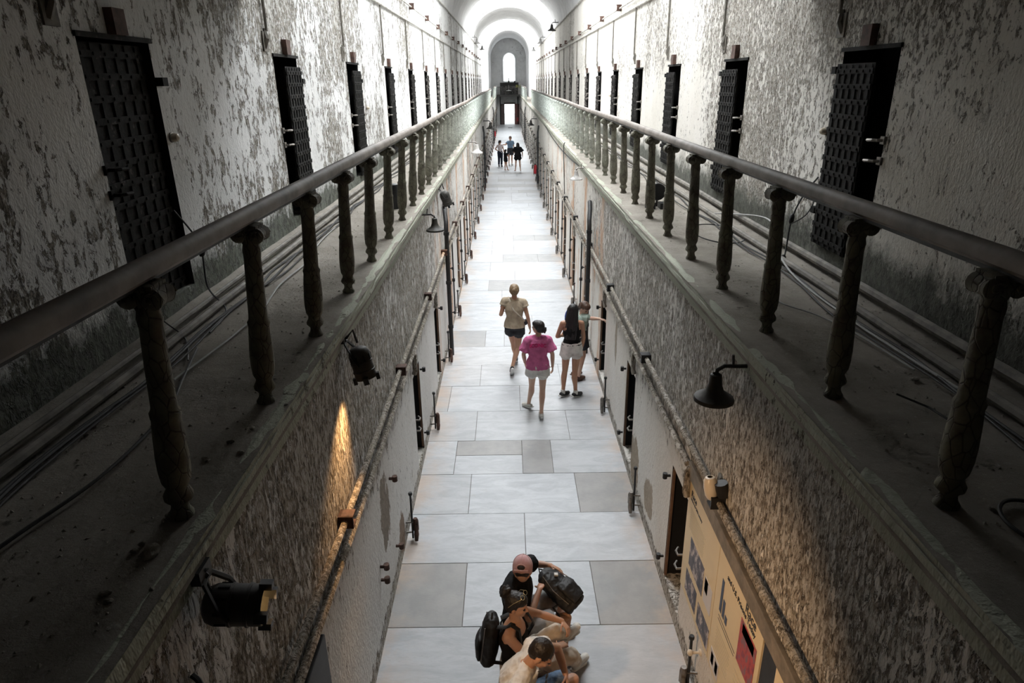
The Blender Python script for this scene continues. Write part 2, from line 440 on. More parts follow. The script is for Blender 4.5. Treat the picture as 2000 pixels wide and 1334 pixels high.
for x in (WX,): mb.box((x - .012, YE + .22, WZ0), (x + .012, YE + .27, WZ1))
mb.build('window_frame', m_vault, w)
# outside ground beyond the doorway
tag(MB().box((-6, YE + .5, -.14), (7, YE + 30, -.04)).build('floor', simple('outdoor paving', (.6, .6, .58), .8)), 'sunlit ground outside the far doorway', 'ground', kind='structure')

# ------------------------------------------------------------------ vault and skylight bays
def arc(cx, hw, zs, rise, n=28): return [(cx - hw * math.cos(PI * k / n), zs + rise * math.sin(PI * k / n)) for k in range(n + 1)]
m_plank = None
def planks():
    t = NT('pinkish weathered boards')
    w = t.n('ShaderNodeTexWave', wave_type='BANDS'); t.inp(w.inputs[0], t.obj()); w.inputs['Scale'].default_value = 1.2; w.inputs['Distortion'].default_value = 2
    t.set(Base_Color=t.mix(w.outputs['Fac'], (.62, .50, .45), (.50, .38, .33)), Roughness=.8)
    return t.m
m_plank = planks()
A = arc(CX, (UR - UL) / 2, ZS, 2.25)
secs = [(7.4, 17.5), (27.5, 46), (56, 66.5)]
for i, (a, b) in enumerate(secs):
    mb = MB(); n = len(A)
    vs = [(x, y, z) for y in (a, b) for x, z in A]
    mb.add(vs, [(k, k + 1, n + k + 1, n + k) for k in range(n - 1)])
    # end faces (spandrels up to the roof)
    for y in (a, b):
        vs = [(x, y, z) for x, z in A] + [(x, y, 12.6) for x, z in A]
        mb.add(vs, [(k, k + 1, n + k + 1, n + k) for k in range(n - 1)])
    tag(mb.build('ceiling', m_vault, smooth=True), ['white barrel vault nearest the camera', 'white barrel vault between the first two skylights', 'white barrel vault before the far skylight'][i], 'vault', kind='structure')
# boards cladding the edges of the far skylight bays
for (y, dy, lab) in ((56, -1, 'pinkish boards over the vault beyond the middle skylight'),):
    mb = MB(); n = len(A)
    for k in range(2, n - 3):
        (xa, za), (xb, zb) = A[k], A[k + 1]
        mb.box((xa + .01, y - .12, max(za, zb) + .06), (xb - .01, y - .06, 11.9 - abs((xa + xb) / 2 - CX) * .35))
    tag(mb.build('trim_4', m_plank), lab, 'boards', kind='structure')
# narrow bay vault
B = arc((NL + NR) / 2, (NR - NL) / 2, 7.6, 2.2)
mb = MB(); n = len(B); vs = [(x, y, z) for y in (YN - .04, YE) for x, z in B]
mb.add(vs, [(k, k + 1, n + k + 1, n + k) for k in range(n - 1)])
vs = [(x, YN - .04, z) for x, z in B] + [(CX + (x - (NL + NR) / 2) / ((NR - NL) / 2) * 3.3, YN - .04, 7.6 if i in (0, len(B) - 1) else 12.6) for i, (x, z) in enumerate(B)]
mb.add(vs, [(k, k + 1, n + k + 1, n + k) for k in range(n - 1)])
tag(mb.build('ceiling', m_vault, smooth=True), 'lower narrow vault at the far end of the block', 'vault', kind='structure')
# skylight bays: side walls going up, frosted gable glazing with bars
m_bar = simple('white painted glazing bars', (.7, .7, .7), .6)
for i, (a, b) in enumerate(GAPS):
    nm = ['near', 'middle', 'far'][i]
    for X, s in ((UL, -1), (UR, 1)):
        mb = MB().box((min(X, X + s * .3), a, ZS - .01), (max(X, X + s * .3), b, 10.6))
        tag(mb.build('wall_left' if s < 0 else 'wall_right', m_vault), '%s upstand wall under the %s skylight' % ('left' if s < 0 else 'right', nm), 'wall', kind='structure')
    w = thing('window_%d' % (i + 2), '%s skylight of frosted gabled glazing over the corridor' % nm, 'skylight', kind='structure')
    mb = MB(); e = .05
    mb.add([(UL, a + e, 10.6), (CX, a + e, 12.3), (CX, b - e, 12.3), (UL, b - e, 10.6)], [(0, 1, 2, 3)])
    mb.add([(UR, a + e, 10.6), (CX, a + e, 12.3), (CX, b - e, 12.3), (UR, b - e, 10.6)], [(3, 2, 1, 0)])
    mb.build('pane', emis('skylight glass ' + nm, (.95, .98, 1), [23, 22, 26][i]), w)
    mb = MB(); k = a
    while k <= b + .01:
        mb.tube([(UL, k, 10.55), (CX, k, 12.25), (UR, k, 10.55)], .035, 4); k += (b - a) / 8
    mb.tube([(CX, a, 12.25), (CX, b, 12.25)], .05, 4)
    mb.build('glazing_bar', m_bar, w)
# near end: unseen slab added to shade the upper walls, its front wall, back wall, and an added glowing pane
YC = 7.4
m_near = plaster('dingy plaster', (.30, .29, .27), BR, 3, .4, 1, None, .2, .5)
tag(MB().box((UL - .3, YB, 5.96), (UR + .3, YC, 6.2)).build('ceiling', m_near), 'unseen slab added to block light at the near end', 'ceiling', kind='structure')
tag(MB().box((UL - .3, YC - .25, 6.2), (UR + .3, YC, 12.6)).build('wall_near', m_near), 'wall above the added light-blocking slab at the near end', 'wall', kind='structure')
tag(MB().box((UL - .4, YB - .3, -.2), (UR + .4, YB, 6.3)).build('wall_back', m_near), 'dim back wall behind the viewer', 'wall', kind='structure')
NS = [(9.3, 12.8, 1.1)]  # glowing pane out of view, added to brighten the near floor
for a, b, hw in NS:
    w = thing('window_9', 'unseen glowing pane added under the crown of the nearest vault', 'skylight', kind='structure')
    MB().add([(CX - hw, a, 10.0), (CX + hw, a, 10.0), (CX + hw, b, 10.0), (CX - hw, b, 10.0)], [(3, 2, 1, 0)]).build('pane', emis('added pane glow', (.95, .98, 1), 45), w)

# ------------------------------------------------------------------ world and view
W = bpy.data.worlds.new('world'); SC.world = W; W.use_nodes = True
W.node_tree.nodes['Background'].inputs[0].default_value = (.95, .98, 1, 1); W.node_tree.nodes['Background'].inputs[1].default_value = 3
vs_ = SC.view_settings; SC.display_settings.display_device = 'sRGB'
vs_.view_transform = 'Standard'; vs_.look = 'None'; vs_.gamma = 1; vs_.use_curve_mapping = False; vs_.exposure = -0.66
c_ = SC.cycles; c_.max_bounces = 5; c_.diffuse_bounces = 4; c_.use_light_tree = False; c_.glossy_bounces = 2; c_.transmission_bounces = 2; c_.caustics_reflective = False; c_.caustics_refractive = False
c_.use_adaptive_sampling = True; c_.adaptive_threshold = .05; c_.sample_clamp_indirect = 8
# ------------------------------------------------------------------ object materials
def pos(t):
    g = t.n('ShaderNodeNewGeometry'); return g.outputs['Position']
def m_iron_():
    t = NT('flaking black iron'); p = pos(t)
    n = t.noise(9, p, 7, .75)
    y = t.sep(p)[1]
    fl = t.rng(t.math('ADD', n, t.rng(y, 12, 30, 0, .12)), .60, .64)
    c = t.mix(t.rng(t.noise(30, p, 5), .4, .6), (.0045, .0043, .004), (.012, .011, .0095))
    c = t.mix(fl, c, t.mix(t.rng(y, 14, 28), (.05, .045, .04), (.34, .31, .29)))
    t.set(Base_Color=c, Roughness=.8, Normal=t.bump(t.noise(40, p, 5), .5, .004)); t.b.inputs['Specular IOR Level'].default_value = .2; return t.m
m_iron = m_iron_()
m_rust = simple('rusty brown iron', (.11, .062, .048), .85, 0, .3, 12)
m_metal = simple('worn grey steel', (.28, .26, .24), .45, .7, .2, 14)
m_black = simple('black painted metal', (.022, .022, .023), .5, .2, .2, 12)
m_lampm = simple('weathered dark enamel', (.055, .052, .047), .55, .3, .25, 9)
m_lampw = simple('pale enamel', (.52, .50, .48), .5, 0, .2, 9)
m_pipe = simple('dusty painted pipe', (.17, .155, .13), .7, 0, .25, 7)
m_pipel = simple('whitewashed pipe', (.55, .53, .49), .75, 0, .25, 7)
m_cable = simple('black rubber cable', (.02, .02, .02), .6, 0, .1, 10, bump=0)
m_cablew = simple('grey cable', (.40, .40, .39), .5, 0, .1, 10, bump=0)
m_wood = simple('worn grey brown rail wood', (.27, .23, .20), .6, 0, .25, 3, .3, .003)
m_stone = simple('pale plaster rubble', (.42, .39, .34), .95, 0, .25, 14, .6, .006)
m_red = simple('red paint', (.45, .02, .03), .4)
m_glass = simple('milky lamp glass', (.72, .64, .52), .3, 0, .05, 6, bump=0)

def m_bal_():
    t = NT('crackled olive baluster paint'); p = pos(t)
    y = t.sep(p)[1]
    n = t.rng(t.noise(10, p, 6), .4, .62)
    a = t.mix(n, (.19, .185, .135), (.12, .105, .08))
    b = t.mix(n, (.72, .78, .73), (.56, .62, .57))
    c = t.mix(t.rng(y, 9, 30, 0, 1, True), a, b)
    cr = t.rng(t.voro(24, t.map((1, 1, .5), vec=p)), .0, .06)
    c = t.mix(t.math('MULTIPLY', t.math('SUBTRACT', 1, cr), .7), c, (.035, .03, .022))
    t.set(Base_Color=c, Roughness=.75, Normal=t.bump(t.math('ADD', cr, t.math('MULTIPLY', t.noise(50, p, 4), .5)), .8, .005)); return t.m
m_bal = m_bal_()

# ------------------------------------------------------------------ cell doors
def door_mesh(w, h, s):
    """leaf in the yz plane, room on -s side; returns (leaf, lattice, latch, hinge) builders, origin at bottom centre"""
    leaf = MB().box((-.012, -w / 2, 0), (.012, w / 2, h))
    lat = MB(); d = -s * .018
    nv, nh = 6, 13
    for i in range(nv):
        y = -w / 2 + w * (i + .5) / nv; lat.box((min(d, d - s * .004), y - .022, 0.01), (max(d, d - s * .004), y + .022, h - .01))
    for j in range(nh):
        z = h * (j + .5) / nh; lat.box((min(d, d - s * .007), -w / 2 + .005, z - .022), (max(d, d - s * .007), w / 2 - .005, z + .022))
        for i in range(nv):
            y = -w / 2 + w * (i + .5) / nv; lat.box((min(d - s * .007, d - s * .014), y - .010, z - .010), (max(d - s * .007, d - s * .014), y + .010, z + .010))
    return leaf, lat
def latch_mb(s, k=1.):
    mb = MB(); x = -s
    mb.tube([(0, 0, 0), (x * .06, 0, 0), (x * .075, .04, .0), (x * .075, .10 * k, -.005), (x * .045, .13 * k, -.012)], .013, 6)
    mb.box((min(0, x * .02), -.03, -.03), (max(0, x * .02), .03, .03)); return mb
protoD = {}
for side, cs, X, wd, zt, nm in ((-1, upL_c, UL, .88, 5.40, 'left'), (1, upR_c, UR, .92, 5.32, 'right')):
    zb = GZ + (.12 if side < 0 else .15); num = 0
    for k, c in enumerate(cs):
        if c > YN - 1 or c < 2: continue
        num += 1; first = num == 1
        d = thing('door_%d' % (num + (0 if side < 0 else 30)),
                  ('tall black iron lattice cell door on the upper %s wall, number %d from the near end' % (nm, num)) if not first else 'nearest tall black iron cell door on the upper %s wall' % nm,
                  'door', (X, c, zb), kind='structure')
        key = (side, first)
        if key not in protoD:
            h = zt - zb; w = wd - (.06 if first else .26)
            leaf, lat = door_mesh(w, h - (.04 if first else .12), side)
            off = (side * .07, 0, 0) if first else (-side * .030, .13, 0)
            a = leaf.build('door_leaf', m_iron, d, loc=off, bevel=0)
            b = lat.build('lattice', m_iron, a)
            bl = MB().box((min(0, -side * .06), -.075, h + .01), (max(0, -side * .06), .075, h + .17))
            ps = [bl.build('lintel_block', m_rust, d), MB().box((min(0, -side * .02), -wd / 2 - .02, h - .02), (max(0, -side * .02), wd / 2 + .02, h + .012)).build('door_head', m_iron, d)]
            for z in (1.02, .86):
                ps.append(latch_mb(side, 1.2).build('latch', m_metal if not first else m_iron, d, loc=(0, -wd / 2, z)))
            for z in (1.55, .30):
                ps.append(MB().box((min(0, -side * .06), -.05, -.03), (max(0, -side * .06), .03, .03)).build('hinge', m_iron, d, loc=(0, wd / 2 + .04, z)))
            protoD[key] = [a] + ps
        else:
            for o in protoD[key]:
                q = o.copy(); COL.objects.link(q); q.parent = d
                for gch in o.children:
                    g2 = gch.copy(); COL.objects.link(g2); g2.parent = q
# lower doors: sill, hinge pins and latches around each dark opening
pl = {}
for side, cs, X, nm in ((-1, loL_c, XL, 'left'), (1, loR_c, XR, 'right')):
    num = 0
    for c in cs:
        if c > YE - 2 or c < 4: continue
        num += 1
        d = thing('door_%d' % (num + (60 if side < 0 else 90)), 'low dark cell doorway on the lower %s wall, number %d from the near end' % (nm, num), 'door', (X, c, 0), kind='structure')
        if side not in pl:
            s = side; ps = []
            ps.append(MB().box((min(s * .02, s * .30), -.33, .12), (max(s * .02, s * .30), .33, .16)).build('sill', m_pipel, d))
            for z in (1.36, .36):
                ps.append(MB().tube([(0, 0, 0), (-s * .055, 0, 0)], .014, 6).lathe([(.024, -.03), (.024, .03)], (-s * .055, 0, 0), n=8).build('hinge_pin', m_black, d, loc=(0, .37, z)))
            for z in (.92, .76):
                ps.append(MB().tube([(s * .02, 0, 0), (-s * .05, .0, 0), (-s * .055, .06, 0), (-s * .02, .11, 0)], .012, 6).build('latch', m_metal, d, loc=(0, -.30, z)))
            jam = MB().box((min(s * .004, s * .03), .285, .18), (max(s * .004, s * .03), .312, 1.48))
            ps.append(jam.build('door_jamb', simple('bare orange brick jamb %d' % s, (.22, .13, .08), .9), d))
            pl[side] = ps
        else:
            for o in pl[side]: q = o.copy(); COL.objects.link(q); q.parent = d

# ------------------------------------------------------------------ railings
def bal_profile():
    return [(.050, 0), (.050, .012), (.038, .03), (.034, .05), (.036, .065), (.056, .085), (.058, .10), (.044, .13), (.042, .14), (.056, .17), (.062, .22), (.063, .28),
            (.059, .38), (.054, .45), (.057, .46), (.058, .475), (.050, .49), (.048, .50), (.046, .66), (.042, .82), (.046, .86), (.041, .89), (.048, .91), (.048, .985)]
def bal_mesh():
    mb = MB(); mb.lathe(bal_profile(), n=14)
    return mb
def cap_mesh():
    mb = MB()
    for s in (-1, 1):
        prof = [(.012, -.062), (.030, -.060), (.040, -.050), (.036, -.02), (.036, .02), (.040, .05), (.030, .060), (.012, .062)]
        mb.lathe(prof, (s * .044, 0, .945), (0, 1, 0), 14)
        for e in (-.066, .066):      # scroll relief on the two faces
            pts = [(s * .044 + (.034 - .0042 * k) * math.cos(k * .75) , e, .945 + (.034 - .0042 * k) * math.sin(k * .75)) for k in range(8)]
            mb.tube(pts, .005, 5)
    mb.box((-.05, -.055, .972), (.05, .055, .995)); return mb
def railing(nm, X, y0, n, step, ya, yb, lab):
    r = thing('railing', lab, 'railing', (X, y0, GZ), group='gallery railings')
    prof = [(-.036, .0), (-.038, .028), (-.031, .048), (-.016, .060), (0, .064), (.016, .060), (.031, .048), (.038, .028), (.036, .0), (.024, -.010), (.020, -.016), (-.020, -.016), (-.024, -.010)]
    N = max(4, int((yb - ya) / .5)); vs = []; fs = []; Pn = len(prof)
    for i in range(N + 1):
        y = ya + (yb - ya) * i / N; dz = .010 * math.sin(y * .55 + X) * min(1, y / 8) + (.05 * math.exp(-((y - 34) / 4) ** 2) if X < 0 else 0); dx = .008 * math.sin(y * .4)
        for (a, z) in prof: vs.append((a + dx + (.055 if X < 0 else -.03), y - y0, 1.018 + z + dz))
    for i in range(N):
        for k in range(Pn):
            l = (k + 1) % Pn; fs.append((i * Pn + k, i * Pn + l, (i + 1) * Pn + l, (i + 1) * Pn + k))
    fs.append(tuple(range(Pn))); fs.append(tuple(N * Pn + k for k in range(Pn)))
    MB().add(vs, fs).build('handrail', m_wood, r, smooth=True)
    MB().box((-.012 + (.055 if X < 0 else -.03), ya - y0, .985), (.012 + (.055 if X < 0 else -.03), yb - y0, 1.005)).build('iron_strap', m_black, r)
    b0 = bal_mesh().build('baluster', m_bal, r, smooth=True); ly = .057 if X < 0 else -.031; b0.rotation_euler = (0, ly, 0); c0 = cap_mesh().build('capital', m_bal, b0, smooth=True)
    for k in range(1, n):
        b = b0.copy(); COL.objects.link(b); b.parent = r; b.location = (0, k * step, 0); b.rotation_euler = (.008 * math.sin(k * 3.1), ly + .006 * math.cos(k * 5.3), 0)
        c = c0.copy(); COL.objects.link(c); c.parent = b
    return r
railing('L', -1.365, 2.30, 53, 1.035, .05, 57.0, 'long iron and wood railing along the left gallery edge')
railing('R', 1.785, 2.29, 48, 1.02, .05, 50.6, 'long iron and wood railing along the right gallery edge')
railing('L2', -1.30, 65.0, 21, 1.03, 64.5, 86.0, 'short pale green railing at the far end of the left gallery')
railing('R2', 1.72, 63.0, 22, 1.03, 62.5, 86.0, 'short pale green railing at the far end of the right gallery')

# ------------------------------------------------------------------ pipes and brackets
def pipe(name, lab, cat, pts, r, mat, group=None, n=8):
    o = MB().tube(pts, r, n).build(name, mat, smooth=True); return tag(o, lab, cat, group)
def wob(x, z, y0, y1, a=.006, st=1.5):
    n = max(2, int((y1 - y0) / st)); return [(x + a * math.sin(i * 1.7), y0 + (y1 - y0) * i / n, z + a * math.cos(i * 2.3) * .6) for i in range(n + 1)]
pipe('floor_pipe', 'thick dusty pipe along the left gallery wall foot, nearer the railing', 'pipe', wob(UL + .32, GZ + .04, -2, 60), .028, m_pipe)
pipe('floor_pipe', 'thinner dusty pipe against the left gallery wall foot', 'pipe', wob(UL + .20, GZ + .05, -2, 60), .020, m_pipe)
pipe('floor_pipe', 'dusty pipe on the right gallery floor, nearer the railing', 'pipe', wob(UR - .42, GZ + .04, -2, 60), .030, m_pipe)
pipe('floor_pipe', 'thick grey pipe against the right gallery wall foot', 'pipe', wob(UR - .17, GZ + .07, -2, 60), .036, m_pipe)
# clamps on the right floor pipe
def bracket(X, s, y, z, w=.10, proj=.11): 
    mb = MB()
    mb.box((min(X, X - s * proj), y - w / 2, z - w / 2), (max(X, X - s * proj), y + w / 2, z - w / 2 + .014))
    mb.box((min(X, X - s * proj), y - w / 2, z + w / 2 - .014), (max(X, X - s * proj), y + w / 2, z + w / 2))
    mb.box((min(X, X - s * proj), y - w / 2, z - w / 2), (max(X, X - s * proj), y - w / 2 + .014, z + w / 2))
    mb.box((min(X, X - s * .02), y - w / 2, z - w / 2), (max(X, X - s * .02), y + w / 2, z + w / 2))
    return mb
def row(proto, pts, labels, group):
    out = [proto]
    for i, p in enumerate(pts):
        if i == 0: proto.location = p; o = proto
        else: o = proto.copy(); COL.objects.link(o); o.location = p; out.append(o)
        o['label'] = labels(i) if callable(labels) else labels
        o['group'] = group
    return out
for s, X, y0, st, nm in ((-1, XL, 6.77 - 2.7 * 1, 2.70, 'left'), (1, XR, 7.02 - 2.78, 2.78, 'right')):
    o = bracket(0, s, 0, 0).build('pipe_bracket', m_rust if s < 0 else m_black); o['category'] = 'bracket'
    n = int((YE - y0) / st)
    row(o, [(X, y0 + st * k, 2.12) for k in range(n)], lambda i, nm=nm: 'square iron bracket number %d from the near end on the lower %s wall pipe' % (i + 1, nm), 'brackets on the lower %s wall' % nm)
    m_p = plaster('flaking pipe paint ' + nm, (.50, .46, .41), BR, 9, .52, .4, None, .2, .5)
    pipe('wall_pipe', 'upper of two flaking pipes running along the lower %s wall' % nm, 'pipe', wob(X - s * .045, 2.12, -2, YE - .1, .004), .026, m_p)
    pipe('wall_pipe', 'lower of two flaking pipes running along the lower %s wall' % nm, 'pipe', wob(X - s * .035, 1.90, -2 if s < 0 else 5.1, YE - .1, .004), .030, m_p)
    # short bent outlet dropping from the lower pipe to each doorway
    cs = [c for c in (loL_c if s < 0 else loR_c) if 4 < c < 40]
    ob = MB().tube([(0, 0, .28), (-s * .02, -.0, .30), (-s * .045, 0, .27), (-s * .045, 0, .05), (-s * .03, .0, .0)], .032, 8).build('pipe_outlet', m_p, smooth=True); ob['category'] = 'pipe'
    row(ob, [(X, c - .33, 1.60) for c in cs], lambda i, nm=nm: 'short bent pipe outlet above lower %s doorway number %d from the near end' % (nm, i + 1), 'pipe outlets over the lower %s doorways' % nm)
    # control rods by the wall foot between the doorways
    ctr = [(4.35 if s > 0 else 6.55) + 2.68 * k for k in range(26)]
    rt = thing('control_rod', '', 'rod')
    rod = MB().tube([(0, 0, .02), (0, .03, .62)], .013, 6).lathe([(.02, -.02), (.026, 0), (.02, .02)], (0, .03, .62), n=8).build('rod', m_black, rt, smooth=True)
    sup = MB().tube([(s * .075, 0, .24), (-s * .01, .01, .24)], .012, 6).tube([(s * .075, 0, .10), (-s * .01, .01, .10)], .012, 6).build('support', m_metal, rt)
    col_ = MB().lathe([(.024, -.09), (.036, -.07), (.036, .06), (.024, .09)], (-s * .035, .04, .18), n=8).lathe([(.02, -.10), (.03, -.02), (.018, .08)], (-s * .05, -.03, .12), (0, .4, 1), n=8).build('valve_body', m_rust if s < 0 else m_metal, rt, smooth=True)
    for i, y in enumerate(ctr):
        if y > YE - 1: break
        lab = 'iron control rod and valve at the lower %s wall foot, number %d from near end' % (nm, i + 1)
        if i == 0: rt.location = (X - s * .075, y, 0); rt['label'] = lab; rt['group'] = 'control rods at the foot of the %s wall' % nm
        else: dup(rt, (X - s * .075, y, 0), None, lab)
    # slender vertical conduits beyond the middle distance
    cc = MB().tube([(0, 0, .25), (0, 0, 1.95)], .016, 6).box((-.03, -.03, 1.0), (.03, .03, 1.06)).build('wall_conduit', m_black); cc['category'] = 'conduit'
    ys = [c + .62 for c in (loL_c if s < 0 else loR_c) if 13 < c < 80]
    row(cc, [(X - s * .04, y, 0) for y in ys], lambda i, nm=nm: 'thin black vertical conduit number %d along the far lower %s wall' % (i + 1, nm), 'conduits on the far lower %s wall' % nm)
    # black cast downpipes
    for k, (y, ztop) in enumerate(((12.3, 2.92), (34.5, 2.95), (60, 2.95))):
        Xo = X - s * .10
        mb = MB().tube([(X - s * .045, y + .5, ztop), (X - s * .06, y + .30, ztop - .10), (Xo, y + .04, ztop - .26), (Xo, y, ztop - .40), (Xo, y, .0)], .042, 10)
        for z in (2.45, 1.5, .6): mb.lathe([(.054, -.03), (.054, .03)], (Xo, y, z), n=10)
        tag(mb.build('downpipe', m_black, smooth=True), ['nearest', 'middle', 'farthest'][k] + ' black downpipe with an elbow on the lower %s wall' % nm, 'downpipe', 'black downpipes')
    # upper level services
    UX = UL if s < 0 else UR
    zt = 6.58 if s < 0 else 6.62
    pipe('wall_pipe', 'thin pipe above the upper %s cell doors' % nm, 'pipe', wob(UX - s * .03, zt, 2, YN, .003), .022, m_pipel)
    pipe('wall_pipe', 'white pipe carried on brackets high on the upper %s wall' % nm, 'pipe', wob(UX - s * .05, 6.97 if s < 0 else 6.80, 2, YN, .003), .020, m_pipel)
    pipe('wall_pipe', 'conduit at the spring of the vault on the %s side' % nm, 'pipe', wob(UX - s * .05, 7.98, 2, YN, .003), .03, m_pipel)
    dr = thing('drop_pipe', '', 'pipe'); zb_ = 5.62
    MB().tube([(-s * .03, 0, zt - zb_), (-s * .03, 0, 0)], .017, 6).build('tube', m_pipe, dr)
    MB().tube([(-s * .0, -.0, .02), (-s * .03, -.03, -.08), (-s * .0, -.05, -.16)], .03, 6).box((min(0, -s * .015), -.10, -.2), (max(0, -s * .015), .04, -.0)).build('elbow', m_pipe, dr)
    dc = [c + (-.62 if s < 0 else .60) for c in (upL_c if s < 0 else upR_c) if 3 < c < YN - 2]
    for i, y in enumerate(dc):
        lab = 'thin pipe dropping to upper %s cell door, number %d from the near end' % (nm, i + 1)
        if i == 0: dr.location = (UX, y, zb_); dr['label'] = lab; dr['group'] = 'drop pipes on the upper %s wall' % nm
        else: dup(dr, (UX, y, zb_), None, lab)
    ub = bracket(0, s, 0, 0, .15, .13).build('pipe_bracket', m_rust); ub['category'] = 'bracket'
    y0u, stu = ((20.0 - 3.7 * 4, 3.7) if s < 0 else (19.23 - 3.35 * 4, 3.35))
    row(ub, [(UX, y0u + stu * k, 6.99 if s < 0 else 6.82) for k in range(int((YN - y0u) / stu))], lambda i, nm=nm: 'square iron bracket number %d from the near end high on the upper %s wall' % (i + 1, nm), 'brackets high on the upper %s wall' % nm)
    # glass lenses beside some doors
    g0 = thing('wall_lamp', '', 'lamp')
    MB().lathe([(.012, 0), (.03, .01), (.034, .03), (.026, .055), (.008, .066)], (0, 0, 0), (-s, 0, 0), 12).build('glass', m_glass, g0, smooth=True)
    MB().lathe([(.038, -.005), (.038, .012), (.03, .014)], (0, 0, 0), (-s, 0, 0), 12).build('base', m_metal, g0, smooth=True)
    gy = [5.37, 13.0] if s < 0 else [6.52, 20.5]
    for i, y in enumerate(gy):
        lab = ['small round glass wall lamp beside the nearest upper %s door' % nm, 'small round glass wall lamp farther along the upper %s wall' % nm][i]
        if i == 0: g0.location = (UX, y, 4.72 if s < 0 else 4.62); g0['label'] = lab
        else: dup(g0, (UX, y, 4.66), None, lab)

# ------------------------------------------------------------------ bell lamps on goosenecks
def bell_lamp(s, col, lab, loc, sc=1., group='bell lamps under the galleries'):
    """loc = wall point where the arm leaves; s side of wall"""
    r = thing('gooseneck_lamp', lab, 'lamp', loc, group=group); r.scale = (sc, sc, sc)
    x = -s
    MB().lathe([(.0, 0), (.045, 0), (.045, .015), (.02, .02)], (0, 0, 0), (x, 0, 0), 12).tube([(0, 0, 0), (x * .10, 0, .0), (x * .20, 0, .005), (x * .255, 0, -.03), (x * .26, 0, -.09)], .017, 8).tube([(x * .13, 0, 0), (x * .14, 0, .10)], .010, 6).build('arm', m_lampm if col != m_lampw else m_metal, r, smooth=True)
    MB().lathe([(.030, .0), (.045, -.01), (.05, -.05), (.055, -.10), (.075, -.15), (.12, -.185), (.155, -.205), (.162, -.225), (.162, -.235), (.150, -.225), (.11, -.19), (.06, -.15), (.045, -.10), (.02, -.03)], (x * .26, 0, -.06), n=24, cap=False).build('shade', col, r, smooth=True)
    MB().lathe([(.012, .0), (.03, -.03), (.035, -.07), (.02, -.10), (.004, -.11)], (x * .26, 0, -.15), n=12).build('bulb', m_glass, r, smooth=True)
    return r
bell_lamp(1, m_lampm, 'dark bell-shaped gooseneck lamp on the near lower right wall', (XR, 4.07, 3.30), .84)
bell_lamp(-1, m_lampm, 'dark bell-shaped gooseneck lamp on the lower left wall', (XL, 9.5, 3.33), .8)
bell_lamp(1, m_lampw, 'pale bell-shaped gooseneck lamp above orange brick on the right wall', (XR, 13.9, 3.42), .8)
bell_lamp(-1, m_lampw, 'pale bell-shaped gooseneck lamp farther along the left wall', (XL, 21.6, 3.32), 1.15)
bell_lamp(1, m_lampm, 'small distant bell lamp on the lower right wall', (XR, 38.5, 3.12), 1.2)
bell_lamp(-1, m_lampm, 'small distant bell lamp on the lower left wall', (XL, 37.0, 3.12), 1.4)
for i, (s, X, y) in enumerate(((1, UR, 42.), (1, UR, 56.), (-1, UL, 55.), (-1, UL, 66.), (1, UR, 70.))):
    bell_lamp(s, m_lampm, 'tiny lamp %s under the vault conduit' % ['on the right where the middle vault ends', 'on the right over the middle skylight', 'on the left over the middle skylight', 'on the left before the far skylight', 'on the right by the far skylight'][i], (X, y, 8.15), 1.5, 'lamps under the vault')

